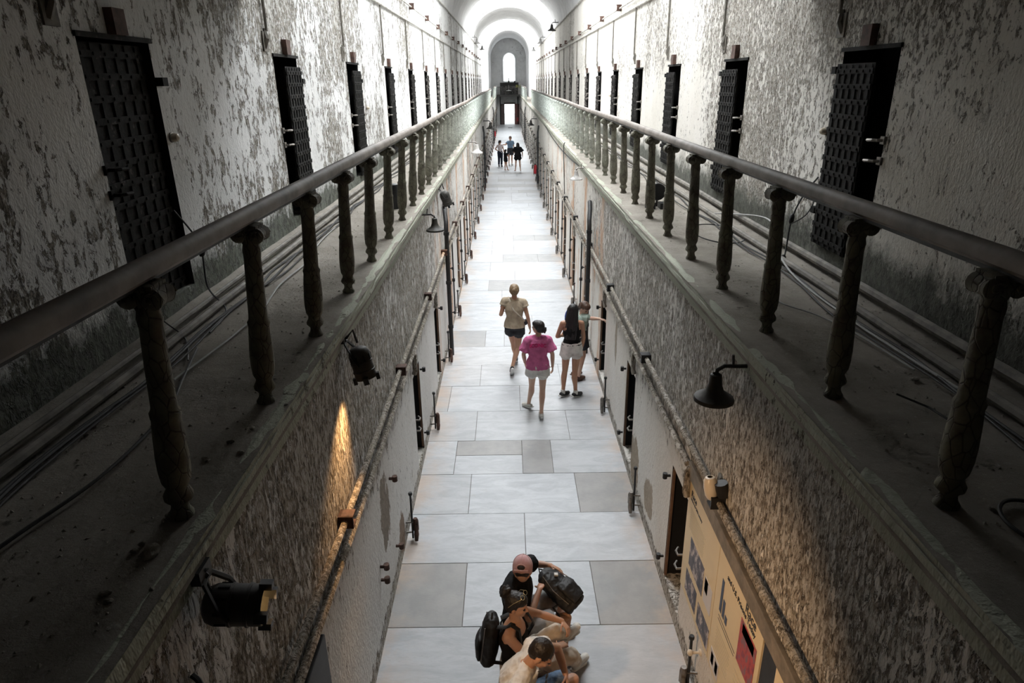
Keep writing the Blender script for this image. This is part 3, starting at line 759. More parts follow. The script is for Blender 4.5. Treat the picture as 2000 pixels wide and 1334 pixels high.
# ------------------------------------------------------------------ theatre can lights
def can_light(lab, centre, axis, length, rad, wallpt, s, power, tgt, size=.5, col=(1, .55, .22)):
    r = thing('spotlight', lab, 'spotlight', centre, group='can spotlights under the galleries')
    ax = V(axis).normalized(); L = length / 2
    MB().lathe([(.0004, -L), (rad * .55, -L * .98), (rad * .85, -L * .85), (rad, -L * .6), (rad, -L * .12), (rad * 1.05, -L * .10), (rad * 1.05, -L * .02), (rad, 0), (rad, L * .45), (rad * 1.06, L * .47), (rad * 1.06, L * .55), (rad, L * .57), (rad, L), (rad * .93, L), (rad * .9, L * .3)], (0, 0, 0), ax, 24, cap=False).build('housing', m_lampm, r, smooth=True)
    a = ax.orthogonal().normalized(); b = ax.cross(a)
    mb = MB()
    for k in range(9):
        an = 2 * PI * k / 9; d = a * math.cos(an) + b * math.sin(an); p = d * rad * 1.003 - ax * L * .32
        M3 = Matrix((d.cross(ax), ax, d)).transposed()
        vs = [M3 @ V((x, y, z)) + p for z in (-.003, .003) for y in (-.022, .022) for x in (-.006, .006)]
        mb.add(vs, [(0, 2, 3, 1), (4, 5, 7, 6), (0, 1, 5, 4), (2, 6, 7, 3), (0, 4, 6, 2), (1, 3, 7, 5)])
    mb.build('vent_slots', m_dark, r)
    for k in range(4):
        mb = MB()
        an = 2 * PI * k / 4 + .6; d = a * math.cos(an) + b * math.sin(an)
        M3 = Matrix((d.cross(ax), ax, d)).transposed(); p = d * rad * 1.08 + ax * L * 1.0
        vs = [M3 @ V((x, y, z)) + p for z in (-.014, .014) for y in (-.02, .03) for x in (-.02, .02)]
        mb.add(vs, [(0, 2, 3, 1), (4, 5, 7, 6), (0, 1, 5, 4), (2, 6, 7, 3), (0, 4, 6, 2), (1, 3, 7, 5)])
        mb.build('filter_clip', m_black, r)
    MB().lathe([(rad * .9, 0), (.005, .004)], ax * L * .35, ax, 20).build('lens', emis('warm lamp lens', (1, .62, .25), 14), r)
    w = V(wallpt) - V(centre)
    up = V((0, 0, 1)) - ax * ax.z; side = ax.cross(V((0, 0, 1))) if abs(ax.z) < .9 else V((0, 1, 0)); side.normalize()
    top = w * .55 + V((0, 0, .0))
    mb = MB()
    for q in (-1, 1): mb.tube([side * rad * 1.06 * q, side * rad * 1.08 * q + (w * .35), side * rad * .5 * q + w * .8, w * .86], .016, 6, flat=.4)
    mb.tube([w * .84, w * 1.0], .016, 8); mb.box(w - V((.02, .05, .03)), w + V((.02, .05, .03)))
    mb.build('yoke', m_black, r)
    c0 = -ax * L * .7 + V((0, 0, rad * .9)); mb = MB(); mb.tube([c0, c0 + V((0, 0, .06)) + w * .2, w * .75 + V((0, 0, .05)), w * .98], .010, 6); mb.build('flex', m_cable, r, smooth=True)
    li = bpy.data.lights.new('warm_lamp', 'SPOT'); li.energy = power; li.color = col; li.spot_size = size; li.spot_blend = 1; li.shadow_soft_size = .04
    lo = bpy.data.objects.new('warm_lamp', li); COL.objects.link(lo)
    p = V(centre) + ax * (L * 1.15)
    lo.matrix_world = Matrix.Translation(p) @ (V(tgt) - p).to_track_quat('-Z', 'Y').to_matrix().to_4x4()
    return r
can_light('large can spotlight with yoke under the near left gallery, pointing right', (-1.125, 2.11, 3.15), (1, .10, -.12), .235, .082, (-1.225, 2.10, 3.325), -1, 430, (XR, 3.85, 1.05), 1.2, (1, .64, .36))
can_light('can spotlight with a glowing rim on the left wall, pointing down', (-1.12, 4.60, 3.14), (.22, -.10, -.96), .25, .080, (XL + .02, 4.62, 3.33), -1, 150, (XL + .02, 4.22, 2.3), 1.2)
can_light('pale can spotlight beyond the left bell lamp, pointing down', (-1.12, 12.0, 3.15), (.3, .1, -.95), .26, .085, (XL + .02, 12.0, 3.34), -1, 60, (-1.0, 11.9, 0), .9)
# glass jar lamp over the posters
r = thing('jar_lamp', 'white glass jar lamp on a dark socket above the posters', 'lamp', (XR, 4.26, 2.22))
MB().lathe([(.02, .09), (.035, .085), (.05, .06), (.056, 0), (.05, -.06), (.036, -.09), (.026, -.10), (.018, -.085)], (-.10, 0, 0), (-.15, .1, 1), 16, cap=False).build('jar', m_glass, r, smooth=True)
MB().lathe([(.05, -.06), (.055, .0), (.05, .05)], (-.03, -.05, .02), (-.3, .1, 1), 12).tube([(0, -.05, .02), (-.10, 0, .05)], .02, 6).build('socket', m_black, r, smooth=True)

# ------------------------------------------------------------------ posters on the right wall
def flat_mat(n, c, r=.5): return simple(n, c, r, 0, .02, 4, bump=0)
m_pan = flat_mat('cream yellow exhibition board', (.72, .60, .38)); m_ink = flat_mat('dark print ink', (.02, .022, .03)); m_navy = flat_mat('dark blue print', (.03, .045, .09))
m_lgrey = flat_mat('pale print box', (.62, .60, .60)); m_ph = None
def photo_mat(n, a, b, c):
    t = NT(n); nn = t.noise(14, t.map((1, 1, .7)), 6, .6); k = t.mix(t.rng(nn, .40, .50), a, b)
    t.set(Base_Color=t.mix(t.rng(nn, .54, .60), k, c), Roughness=.5); return t.m
m_ph1 = photo_mat('dark group photograph', (.03, .03, .05), (.10, .09, .11), (.48, .42, .40)); m_ph2 = photo_mat('red photograph', (.22, .03, .05), (.42, .05, .04), (.20, .10, .12))
PX = XR - .012
def wtext(s, y, z, size, parent, mat=None, name='lettering'):
    cu = bpy.data.curves.new('lettering', 'FONT'); cu.body = s; cu.size = size; cu.extrude = .0015; cu.space_line = 1.05
    tmp = bpy.data.objects.new('tmp', cu); COL.objects.link(tmp)
    dg = bpy.context.evaluated_depsgraph_get(); me = bpy.data.meshes.new_from_object(tmp.evaluated_get(dg)); bpy.data.objects.remove(tmp)
    me.materials.clear(); me.materials.append(mat or m_ink)
    # text x -> world -y, text y -> world z, normal -> -x
    me.transform(Matrix(((0, 0, -1, 0), (-1, 0, 0, 0), (0, 1, 0, 0), (0, 0, 0, 1))))
    o = bpy.data.objects.new(name, me); COL.objects.link(o); o.parent = parent; o.location = (-.0145, y, z)
    return o
def panel(ya, yb, z0, z1, lab):
    r = thing('exhibition_panel', lab, 'poster', (XR, 0, 0), group='exhibition panels')
    MB().box((-.012, ya, z0), (-.001, yb, z1)).build('board', m_pan, r, bevel=.001); return r
def pic(r, ya, yb, z0, z1, mat, nm='photograph'): return MB().box((-.0145, ya, z0), (-.012, yb, z1)).build(nm, mat, r)
def lines(r, ya, yb, z0, z1, n, mat):
    mb = MB()
    for k in range(n):
        z = z1 - (z1 - z0) * (k + .5) / n; mb.box((-.0135, ya + (yb - ya) * random.uniform(0, .1), z - .0035), (-.012, yb, z + .0035))
    return mb.build('small_print', mat, r)
m_print = flat_mat('faint brown print', (.50, .41, .26))
p1 = panel(4.155, 5.06, .63, 1.77, 'cream exhibition panel beside the near right doorway with dark photographs')
wtext('Race', 4.97, 1.66, .085, p1); wtext('before the 20th century', 4.97, 1.62, .036, p1)
pic(p1, 4.44, 4.86, 1.01, 1.30, m_ph1); pic(p1, 4.56, 4.90, .70, .93, m_ph1); pic(p1, 4.17, 4.50, .68, .90, m_ph1)
b = pic(p1, 4.20, 4.40, 1.02, 1.27, m_lgrey, 'text_box'); pic(p1, 4.31, 4.39, 1.13, 1.26, m_ph1); lines(p1, 4.21, 4.30, 1.03, 1.25, 9, m_print); lines(p1, 4.5, 4.95, 1.34, 1.56, 9, m_print)
p2 = panel(3.24, 4.145, .63, 1.80, 'cream exhibition panel with blue bars and a red photograph, nearest to the camera')
wtext('Race', 3.56, 1.70, .105, p2); wtext('and U.S. Prisons Today', 3.93, 1.645, .062, p2)
pic(p2, 3.975, 4.02, 1.27, 1.57, m_navy, 'chart_bar'); pic(p2, 3.91, 3.955, 1.27, 1.43, m_navy, 'chart_bar'); pic(p2, 3.845, 3.89, 1.27, 1.34, m_navy, 'chart_bar')
pic(p2, 3.30, 3.60, 1.22, 1.60, m_ph2); pic(p2, 3.34, 3.56, 1.50, 1.585, m_lgrey, 'sky_strip')
lines(p2, 3.62, 4.02, 1.17, 1.24, 2, m_ink); lines(p2, 3.70, 4.02, .86, 1.12, 8, m_print); lines(p2, 3.30, 3.60, .70, 1.15, 9, m_print)
q = pic(p2, 3.88, 4.08, .66, .84, m_lgrey, 'text_box'); pic(p2, 4.0, 4.06, .70, .81, m_ph1); pic(p2, 3.90, 3.96, .70, .81, m_ph1)
p3 = panel(1.2, 3.02, .63, 1.80, 'next pale exhibition panel past the dark gap at the bottom edge')
tag(MB().box((XR - .004, 3.03, .5), (XR - .001, 3.23, 1.80)).build('backing_strip', m_black), 'narrow black strip between two exhibition panels', 'strip')
o = MB().box((XR - .035, 1.0, 1.81), (XR, 5.08, 1.95)).build('mounting_rail', simple('grey brown painted rail', (.22, .19, .15), .7, 0, .2, 8), bevel=.004); tag(o, 'grey brown mounting rail over the exhibition panels', 'rail')
for k in range(6):
    MB().lathe([(.010, 0), (.010, .01), (.004, .014)], (XR - .035, 1.6 + .62 * k, 1.84), (-1, 0, 0), 8).build('screw', m_metal, None) if False else None
# cream doorknob-like stopper under the far panel
o = MB().lathe([(.03, 0), (.03, .01), (.012, .02), (.012, .07), (.026, .08), (.028, .10), (.014, .115)], (XR, 4.33, .50), (-1, 0, 0), 14).build('wall_stopper', m_glass, smooth=True); tag(o, 'cream knob sticking out under the exhibition panels', 'knob')
# hinge pins and hook around the plastered-over left doorway
for (y, z, lab) in ((5.86, 1.30, 'upper hinge pin by the peeled patch on the left wall'), (5.90, .42, 'lower hinge pin near the floor by the peeled patch'), (5.12, .80, 'upper latch hook left of the peeled patch'), (5.10, .66, 'lower latch hook left of the peeled patch')):
    o = MB().tube([(XL, y, z), (XL + .06, y, z)], .016, 6).lathe([(.028, -.03), (.028, .03)], (XL + .06, y, z), n=8).build('hinge_pin', m_rust); tag(o, lab, 'hinge')
o = MB().box((XL - .01, 2.6, .9), (XL + .05, 3.3, 1.80), None).build('wall_cabinet', m_black, bevel=.004); tag(o, 'dark metal box on the lower left wall at the bottom edge', 'box')

# ------------------------------------------------------------------ things on the galleries
def cable(lab, pts, r=.008, mat=None, cat='cable', amp=.02):
    P = [V(p) for p in pts]; out = []
    for i in range(len(P) - 1):
        a = P[max(i - 1, 0)]; b = P[i]; c = P[i + 1]; d = P[min(i + 2, len(P) - 1)]
        for k in range(8):
            t = k / 8; q = .5 * ((2 * b) + (c - a) * t + (2 * a - 5 * b + 4 * c - d) * t * t + (3 * b - a - 3 * c + d) * t ** 3)
            out.append(q)
    out.append(P[-1]); return tag(MB().tube(out, r, 6).build('cable', mat or m_cable, smooth=True), lab, cat)
z = GZ + .02
def run(x, y0, y1, a, st=.6, ph=0): return [(x + a * math.sin(ph + y0 + i * 1.9) + a * .5 * math.sin(i * .7), y0 + i * st, z + (.0 if i % 3 else .006)) for i in range(int((y1 - y0) / st) + 1)]
cable('black cable lying along the left gallery pipe', run(-2.16, -1, 30, .025), .009)
cable('second black cable beside the left gallery pipe', run(-2.12, -1, 24, .035, .7, 2), .007)
cable('bundle cable close to the left gallery pipe', run(-2.18, -1, 14, .03, .5, 4), .010)
cable('loose black cable swinging out over the left gallery floor', [(-2.05, 1.6, z), (-1.95, 2.1, z), (-1.84, 2.6, z), (-1.85, 3.2, z), (-1.95, 3.6, z), (-2.08, 4.1, z)], .008)
cable('pale grey cable on the left gallery floor', [(-2.0, 3.6, z), (-1.93, 4.3, z), (-1.92, 4.9, z), (-2.0, 5.6, z), (-1.98, 6.4, z), (-2.08, 7.2, z), (-2.1, 8.0, z)], .007, m_cablew)
cable('black cable looping down from the nearest left door', [(UL + .02, 5.15, GZ + .75), (-2.50, 5.3, GZ + .45), (-2.45, 5.2, GZ + .12), (-2.2, 4.9, z), (-2.12, 4.4, z)], .007)
cable('thin wire hanging to the left gallery floor below the door', [(UL + .02, 4.6, GZ + .3), (-2.45, 4.4, GZ + .15), (-2.25, 4.3, z), (-2.05, 3.9, z)], .005)
cable('black cable along the right gallery pipe', run(2.48, -1, 30, .03), .008)
cable('second black cable on the right gallery', run(2.42, -1, 20, .04, .7, 3), .007)
cable('pale grey cable on the right gallery wall foot', [(2.50, 3.2, z), (2.45, 4.4, z), (2.5, 5.6, z), (2.62, 6.4, GZ + .10), (2.8, 6.9, GZ + .14), (2.9, 7.6, GZ + .16), (2.6, 8.6, z)], .009, m_cablew)
cable('coiled black cable loop on the right gallery floor', [(2.35 + .26 * math.cos(a) , 7.4 + .5 * math.sin(a), z) for a in [k * .6 for k in range(12)]], .007)
cable('black cable loop near the right edge of the gallery', [(2.06 + .13 * math.cos(a), 2.12 + .17 * math.sin(a), z) for a in [k * .6 for k in range(12)]], .008)
cable('black lead hanging from the nearest right door with a plug', [(UR - .02, 6.5, GZ + .75), (2.9, 6.6, GZ + .55), (2.8, 6.55, GZ + .32), (2.72, 6.4, z), (2.6, 6.2, z)], .008)
cable('second black lead by the nearest right door', [(UR - .02, 6.45, GZ + .62), (2.88, 6.4, GZ + .42), (2.78, 6.5, GZ + .30)], .006)
cable('grey wire over the right gallery floor', [(2.15, 5.2, z), (2.1, 4.9, z), (2.25, 4.6, z), (2.35, 4.2, z), (2.40, 3.6, z)], .006, m_cablew)
for (p, lab) in (((2.80, 6.55, GZ + .34), 'black plug junction hanging by the nearest right door'), ((-2.44, 5.2, GZ + .42), 'black plug junction hanging by the nearest left door'), ((2.60, 6.15, GZ + .03), 'black connector lying by the right gallery pipe')):
    tag(MB().lathe([(.012, -.05), (.024, -.03), (.026, .03), (.012, .05)], p, (.2, .3, 1), 10).build('cable_plug', m_cable, smooth=True), lab, 'plug')
cable('thin cable hanging down the lower right wall past the orange brick', [(XR - .06, 18.6, GZ + .08), (XR - .09, 18.6, GZ - .1), (XR - .05, 18.7, 2.4), (XR - .04, 18.5, 1.2), (XR - .04, 18.6, .2)], .012)
cable('black cable swagging along the right cornice', [(XR - .03, 30, GZ - .10), (XR - .03, 26, GZ - .22), (XR - .03, 21, GZ - .26), (XR - .03, 17, GZ - .20), (XR - .03, 15, GZ - .12)], .014)
cable('black cable stub on the lower left wall at the bottom edge', [(XL + .01, 1.95, 2.95), (XL + .06, 1.9, 2.92), (XL + .06, 1.75, 2.75)], .012)
r = thing('uplight', 'black cylindrical uplight standing on the left gallery', 'lamp', (-1.60, 9.35, GZ))
MB().lathe([(.075, 0), (.08, .02), (.075, .06), (.078, .30), (.07, .33), (.05, .34)], n=20).build('body', m_black, r, smooth=True)
MB().tube([(.075, 0, .08), (.10, 0, .12), (.10, 0, .26), (.078, 0, .30)], .006, 6).build('handle', m_metal, r)
r = thing('floodlight', 'black floodlight with a round head and boxes on the right gallery', 'lamp', (2.03, 9.1, GZ))
MB().box((-.16, -.08, 0), (-.04, .06, .09)).box((.02, -.1, 0), (.14, .08, .08)).build('ballast_box', m_black, r, bevel=.006)
MB().lathe([(.02, -.03), (.11, -.02), (.12, .0), (.11, .03), (.02, .04)], (.02, .15, .20), (0, -1, .15), 20).build('round_head', m_black, r, smooth=True)
MB().tube([(.02, .15, .0), (.02, .15, .12)], .015, 6).build('stand', m_black, r)
# rubble
def rock(seed, r):
    rn = random.Random(seed); mb = MB(); mb.ell((0, 0, 0), (r, r * rn.uniform(.6, 1.3), r * rn.uniform(.4, .7)), None, 8, 5)
    mb.v = [tuple(V(v) * (1 + .5 * noise.noise(V(v) * (1.2 / r) + V((seed, 0, 0))))) for v in mb.v]; return mb
rocks = [rock(k, 1.).build('plaster_chunk', m_stone) for k in range(4)]
for o in rocks: COL.objects.unlink(o)
big = [(-1.37, 2.05, 0.034), (-1.43, 2.11, 0.018), (-1.44, 2.07, 0.014), (-1.42, 1.84, 0.022), (-1.39, 1.8, 0.014), (-1.39, 2.88, 0.02), (-1.44, 2.72, 0.018), (-1.3, 2.78, 0.018), (-1.41, 2.29, 0.018), (-1.39, 2.44, 0.014), (-1.27, 1.86, 0.01), (-1.33, 3.02, 0.016), (-1.24, 3.29, 0.012), (-1.32, 1.68, 0.008), (-2.17, 3.08, 0.012), (-2.16, 2.98, 0.014)] + [(2.35, 3.5, .02), (2.2, 4.1, .018), (2.42, 3.2, .02), (1.95, 2.25, .015), (2.5, 6.0, .02), (2.2, 5.6, .014)]
where = lambda x, y: 'left' if x < 0 else 'right'
for i, (x, y, rr) in enumerate(big):
    o = rocks[i % 4].copy(); COL.objects.link(o); o.location = (x, y, GZ + rr * .35); o.scale = (rr,) * 3; o.rotation_euler = (0, 0, i * 1.3)
    tag(o, 'loose pale plaster chunk lying on the %s gallery floor' % where(x, y), 'rubble', 'plaster chunks on the %s gallery' % where(x, y))
for s, xa, xb in ((-1, -2.35, -1.35), (1, 1.75, 2.9)):
    mb = MB(); rn = random.Random(5 + s)
    for k in range(2600):
        y = 1.0 + 24 * rn.random() ** 1.6
        u = rn.random(); x = (xa + (xb - xa) * (u ** 2.2 if s < 0 else 1 - u ** 2.2)) if rn.random() < .75 else rn.uniform(xa, xb)
        q = rn.uniform(.003, .011); c = V((x, y, GZ + .004)); an = rn.random() * 6.28
        d1 = V((math.cos(an), math.sin(an), 0)); d2 = V((-d1.y, d1.x, 0)); h = V((0, 0, q * rn.uniform(.5, 1.1)))
        vs = [c - d1 * q, c + d2 * q * .8, c + d1 * q * 1.2, c - d2 * q * .7, c + h + d1 * q * .2]
        mb.add(vs, [(0, 1, 4), (1, 2, 4), (2, 3, 4), (3, 0, 4)])
    tag(mb.build('plaster_chips', m_stone), 'scattered plaster chips and grit on the %s gallery floor' % ('left' if s < 0 else 'right'), 'rubble', kind='stuff')
tag(MB().tube([(2.12, 3.28, z), (2.20, 3.12, z), (2.22, 2.98, z)], .006, 5).build('twig', m_cable), 'thin dark twig lying on the right gallery floor', 'twig')

# ------------------------------------------------------------------ far end
r = thing('cross_gallery', 'dark cross gallery with a railing below the far window', 'balcony', (0, 85.2, 0))
MB().box((XL, -.6, 3.30), (XR, 1.6, 3.50)).build('deck', m_lampm, r)
mb = MB()
for k in range(17): mb.tube([(XL + .1 + k * .165, -.55, 3.5), (XL + .1 + k * .165, -.55, 4.35)], .018, 6)
mb.tube([(XL, -.55, 4.38), (XR, -.55, 4.38)], .03, 6); mb.build('cross_railing', m_iron, r)
MB().box((-.85, .9, 4.72), (1.4, 1.55, 4.86)).box((-.85, 1.3, 3.5), (1.4, 1.58, 4.72)).build('shelf', m_lampm, r)
o = MB().lathe([(.02, .12), (.08, .08), (.34, .02), (.36, 0), (.1, .04)], (.20, 84.4, 3.95), n=20, cap=False).tube([(.2, 84.4, 4.05), (.2, 84.4, 4.6)], .02, 6).build('pendant_lamp', m_lampw, smooth=True); tag(o, 'pale dish lamp hanging in front of the far cross gallery', 'lamp')
for i, (x, w_, h_, lab) in enumerate(((-.55, .3, .5, 'dark bucket on the far cross gallery, left'), (.62, .45, .55, 'dark box on the far cross gallery'), (1.1, .3, .4, 'dark tub on the far cross gallery, right'))):
    tag(MB().box((x - w_ / 2, 85.5, 3.5), (x + w_ / 2, 85.9, 3.5 + h_)).lathe([(w_ * .4, 0), (w_ * .45, .1)], (x, 85.7, 3.5 + h_), n=10).build('storage_box', m_black, bevel=.02), lab, 'box')
tag(MB().lathe([(.10, 0), (.10, .22), (.04, .30), (.06, .36), (.05, .50), (.01, .55)], (.22, 86.3, 4.86), n=12).build('urn', m_black, smooth=True), 'small dark urn on the sill of the far arched window', 'urn')
tag(MB().lathe([(.10, 0), (.10, .12), (.03, .2), (.01, .25)], (.92, 86.3, 4.86), n=10).build('pot', m_black, smooth=True), 'low dark pot at the right of the far window sill', 'pot')
r = thing('plant', 'small yellow-green plant at the right end of the cross gallery', 'plant', (1.35, 84.5, 4.3))
rn = random.Random(3); mb = MB()
for k in range(60):
    d = V((rn.uniform(-1, 1), rn.uniform(-1, 1), rn.uniform(-.3, 1))).normalized() * rn.uniform(.1, .42); a = d.orthogonal().normalized() * .04
    mb.add([d - a, d * 1.25, d + a, d * .8], [(0, 1, 2, 3)])
mb.build('leaves', simple('yellow green leaves', (.42, .45, .12), .7), r); MB().tube([(0, 0, -.8), (0, 0, .1)], .02, 5).build('stem', m_wood, r)
mb = MB().box((DX0 - .55, YE - .08, 0), (DX0 - .02, YE - .02, 2.4)); tag(mb.build('door_2', simple('dark brown door leaf', (.10, .07, .065), .7)), 'open dark leaf at the left of the far doorway', 'door', kind='structure')
mb = MB().box((DX1 + .02, YE - .08, 0), (DX1 + .6, YE - .02, 2.4)); tag(mb.build('door_3', simple('reddish brown door leaf', (.20, .08, .07), .7)), 'open reddish leaf at the right of the far doorway', 'door', kind='structure')
for x, lab in ((-.85, 'left'), (1.32, 'right')): pipe('wall_pipe', 'dark vertical pipe on the end wall to the %s of the doorway' % lab, 'pipe', [(x, YE - .1, 0), (x, YE - .1, 3.3)], .06, m_black)
tag(MB().box((-.4, YE - .14, 2.4), (1.0, YE - .02, 2.55)).build('door_lintel', m_rust), 'dark lintel over the far doorway', 'lintel')
tag(MB().box((.06, 80, 0), (.55, 80.6, .02)).build('floor_grate', m_lampm, bevel=.003), 'small dark grate in the floor before the far doorway', 'grate')
def extinguisher(x, y, lab):
    r = thing('fire_extinguisher', lab, 'fire extinguisher', (x, y, .35), group='fire extinguishers')
    MB().lathe([(.06, 0), (.085, .02), (.085, .40), (.05, .47), (.02, .49)], n=14).build('cylinder', m_red, r, smooth=True)
    MB().box((-.02, -.06, .49), (.02, .06, .53)).tube([(0, .05, .5), (-.08, .05, .4), (-.09, .03, .2)], .012, 6).build('valve', m_black, r)
extinguisher(XR - .12, 37, 'red fire extinguisher on the right wall beyond the far visitors')
extinguisher(XL + .12, 63, 'red fire extinguisher far down the left wall')
extinguisher(1.25, YE - .25, 'red fire extinguisher beside the far doorway')
# ------------------------------------------------------------------ people
def solid(mb, name, mat, vox, parent, it=3, wr=0, wscale=9., smooth=True):
    """fuse overlapping closed pieces into one continuous surface"""
    me = bpy.data.meshes.new(name); me.from_pydata(mb.v, [], mb.f)
    bm = bmesh.new(); bm.from_mesh(me); bmesh.ops.recalc_face_normals(bm, faces=bm.faces); bm.to_mesh(me); bm.free()
    o = bpy.data.objects.new('tmp', me); COL.objects.link(o)
    r = o.modifiers.new('r', 'REMESH'); r.mode = 'VOXEL'; r.voxel_size = vox; r.adaptivity = 0
    if it: s = o.modifiers.new('s', 'SMOOTH'); s.factor = .5; s.iterations = it
    dg = bpy.context.evaluated_depsgraph_get(); m2 = bpy.data.meshes.new_from_object(o.evaluated_get(dg)); bpy.data.objects.remove(o)
    if wr:
        ns = [v.normal.copy() for v in m2.vertices]
        for v, n in zip(m2.vertices, ns):
            q = v.co * wscale; a = noise.noise(V((q.x, q.y, q.z * .6))) + .5 * noise.noise(V((q.x * 2.3, q.y * 2.3, q.z * 1.2 + 5)))
            v.co += n * (wr * (1 - 2 * abs(a)))
    m2.materials.clear(); m2.materials.append(mat)
    for p in m2.polygons: p.use_smooth = True
    q = bpy.data.objects.new(name, m2); COL.objects.link(q); q.parent = parent
    if parent: q.matrix_parent_inverse = Matrix.Translation(parent.location).inverted()
    return q
def cap(mb, p0, r0, p1, r1, n=12, flat=1., fd=None):
    """tapered capsule with round ends"""
    p0, p1 = V(p0), V(p1); d = p1 - p0; L = d.length
    if L < 1e-5: return mb.ell(p0, r0)
    ax = d / L; prof = []
    for k in range(5): a = PI / 2 * k / 4; prof.append((max(r0 * math.sin(a), 1e-4), -r0 * math.cos(a)))
    for k in range(5): a = PI / 2 * k / 4; prof.append((max(r1 * math.cos(a), 1e-4), L + r1 * math.sin(a)))
    return mb.lathe(prof, p0, ax, n)
def cyl(mb, p0, r0, p1, r1, n=16):
    p0, p1 = V(p0), V(p1); L = (p1 - p0).length
    return mb.lathe([(r0, 0), ((r0 + r1) / 2, L / 2), (r1, L)], p0, (p1 - p0), n)
def loft(mb, rings, n=20):
    vs = []; fs = []
    for c, u, w in rings:
        for k in range(n):
            a = 2 * PI * k / n; vs.append(V(c) + V(u) * math.cos(a) + V(w) * math.sin(a))
    for i in range(len(rings) - 1):
        for k in range(n): l = (k + 1) % n; fs.append((i * n + k, i * n + l, (i + 1) * n + l, (i + 1) * n + k))
    fs.append(tuple(range(n))[::-1]); fs.append(tuple((len(rings) - 1) * n + k for k in range(n)))
    return mb.add(vs, fs)
def lerp(a, b, t): return V(a) * (1 - t) + V(b) * t
def torso(mb, J, e=0., k=1., hem=0., fem=False, top=1.):
    P, C, N = V(J['pel']), V(J['chest']), V(J['neck']); side = (V(J['sR']) - V(J['sL'])).normalized(); hs = (V(J['hR']) - V(J['hL'])).normalized()
    up = (C - P).normalized(); fr = up.cross(hs).normalized() * -1 if False else hs.cross(up) * -1
    def ringat(p, u, s, w, d):
        s = (s - u * s.dot(u)).normalized(); f = u.cross(s).normalized()
        return (p, s * (w * k + e), f * (d * k + e))
    u2 = (N - C).normalized(); R_ = []
    if hem: R_.append(ringat(P - up * hem, up, hs, .175, .13))
    wa = .118 if fem else .14
    R_ += [ringat(P - up * .06, up, hs, .165 if fem else .155, .12), ringat(P + up * .02, up, hs, .16 if fem else .15, .115), ringat(lerp(P, C, .45), up, (hs + side).normalized(), wa, .095),
           ringat(lerp(P, C, .8), up, side, .14 if fem else .155, .11), ringat(C, (up + u2).normalized(), side, .15 if fem else .17, .115), ringat(lerp(C, N, .55), u2, side, .125 if fem else .15, .09)]
    R_.append(ringat(lerp(C, N, .95), u2, side, .06, .055) if top else ringat(lerp(C, N, .86), u2, side, .085, .070))
    loft(mb, R_)
    r = .050 * k + e
    for s in ('L', 'R'): cap(mb, lerp(C, N, .86), r * .80, lerp(V(J['s' + s]), lerp(C, N, .7), .08), r * .98); cap(mb, lerp(C, N, .45), r, lerp(V(J['s' + s]), C, .15), r * .9)
def arm(mb, J, s, k=1., e=0., t0=0., t1=2.):
    a, b, c = V(J['s' + s]), V(J['e' + s]), V(J['w' + s])
    cap(mb, a, .046 * k, lerp(a, b, .5), .042 * k); cap(mb, lerp(a, b, .45), .042 * k, b, .034 * k); cap(mb, b, .034 * k, lerp(b, c, .35), .036 * k); cap(mb, lerp(b, c, .35), .036 * k, c, .024 * k)
def hand(mb, w, d, n, thumb, k=1., curl=.35, spread=1., cs=None):
    """w wrist, d pointing along the fingers, n palm normal, thumb: side the thumb is on"""
    d = V(d).normalized(); n = (V(n) - d * V(n).dot(d)).normalized(); t = V(thumb); t = (t - d * t.dot(d) - n * t.dot(n)).normalized(); w = V(w)
    loft(mb, [(w - d * .01 * k, t * .024 * k, n * .018 * k), (w + d * .02 * k, t * .030 * k, n * .016 * k), (w + d * .06 * k, t * .040 * k, n * .014 * k), (w + d * .09 * k, t * .038 * k, n * .011 * k)], 12)
    for i, (o, L) in enumerate(((.028, .072), (.009, .080), (-.010, .075), (-.028, .058))):
        p = w + d * .086 * k + t * o * k; dd = (d + t * o * 3.0 * spread).normalized(); c = (cs[i] if cs else curl)
        r = .0085 * k
        for f, sc in ((.45, 1.), (.30, 1.1), (.25, .9)):
            ax = dd.cross(n); dd = (Matrix.Rotation(c * sc, 3, ax) @ dd).normalized() if ax.length > 1e-4 else dd
            q = p + dd * L * f * k; cap(mb, p, r, q, r * .92, 8); p = q; r *= .92
    p = w + d * .025 * k + t * .024 * k; dd = (d * .55 + t * .8 + n * .25).normalized()
    for L, r in ((.036, .011), (.028, .0095), (.022, .009)):
        q = p + dd * L * k; cap(mb, p, r * k, q, r * .93 * k, 8); p = q; dd = (dd + d * .35 + n * .18 * (1 + curl)).normalized()
def leg(mb, J, s, k=1., barefoot=False):
    a, b, c = V(J['h' + s]), V(J['k' + s]), V(J['a' + s]); t = V(J['t' + s])
    cap(mb, a, .082 * k, lerp(a, b, .5), .068 * k); cap(mb, lerp(a, b, .5), .068 * k, b, .050 * k)
    back = -((t - c) - (b - c).normalized() * (t - c).dot((b - c).normalized())); back = back.normalized() if back.length > 1e-4 else V((0, 0, 0))
    m = lerp(b, c, .32) + back * .014 * k
    cap(mb, b, .048 * k, m, .052 * k); cap(mb, m, .052 * k, lerp(b, c, .7), .036 * k); cap(mb, lerp(b, c, .7), .036 * k, c, .030 * k)
    foot(mb, c, t, k * .92)
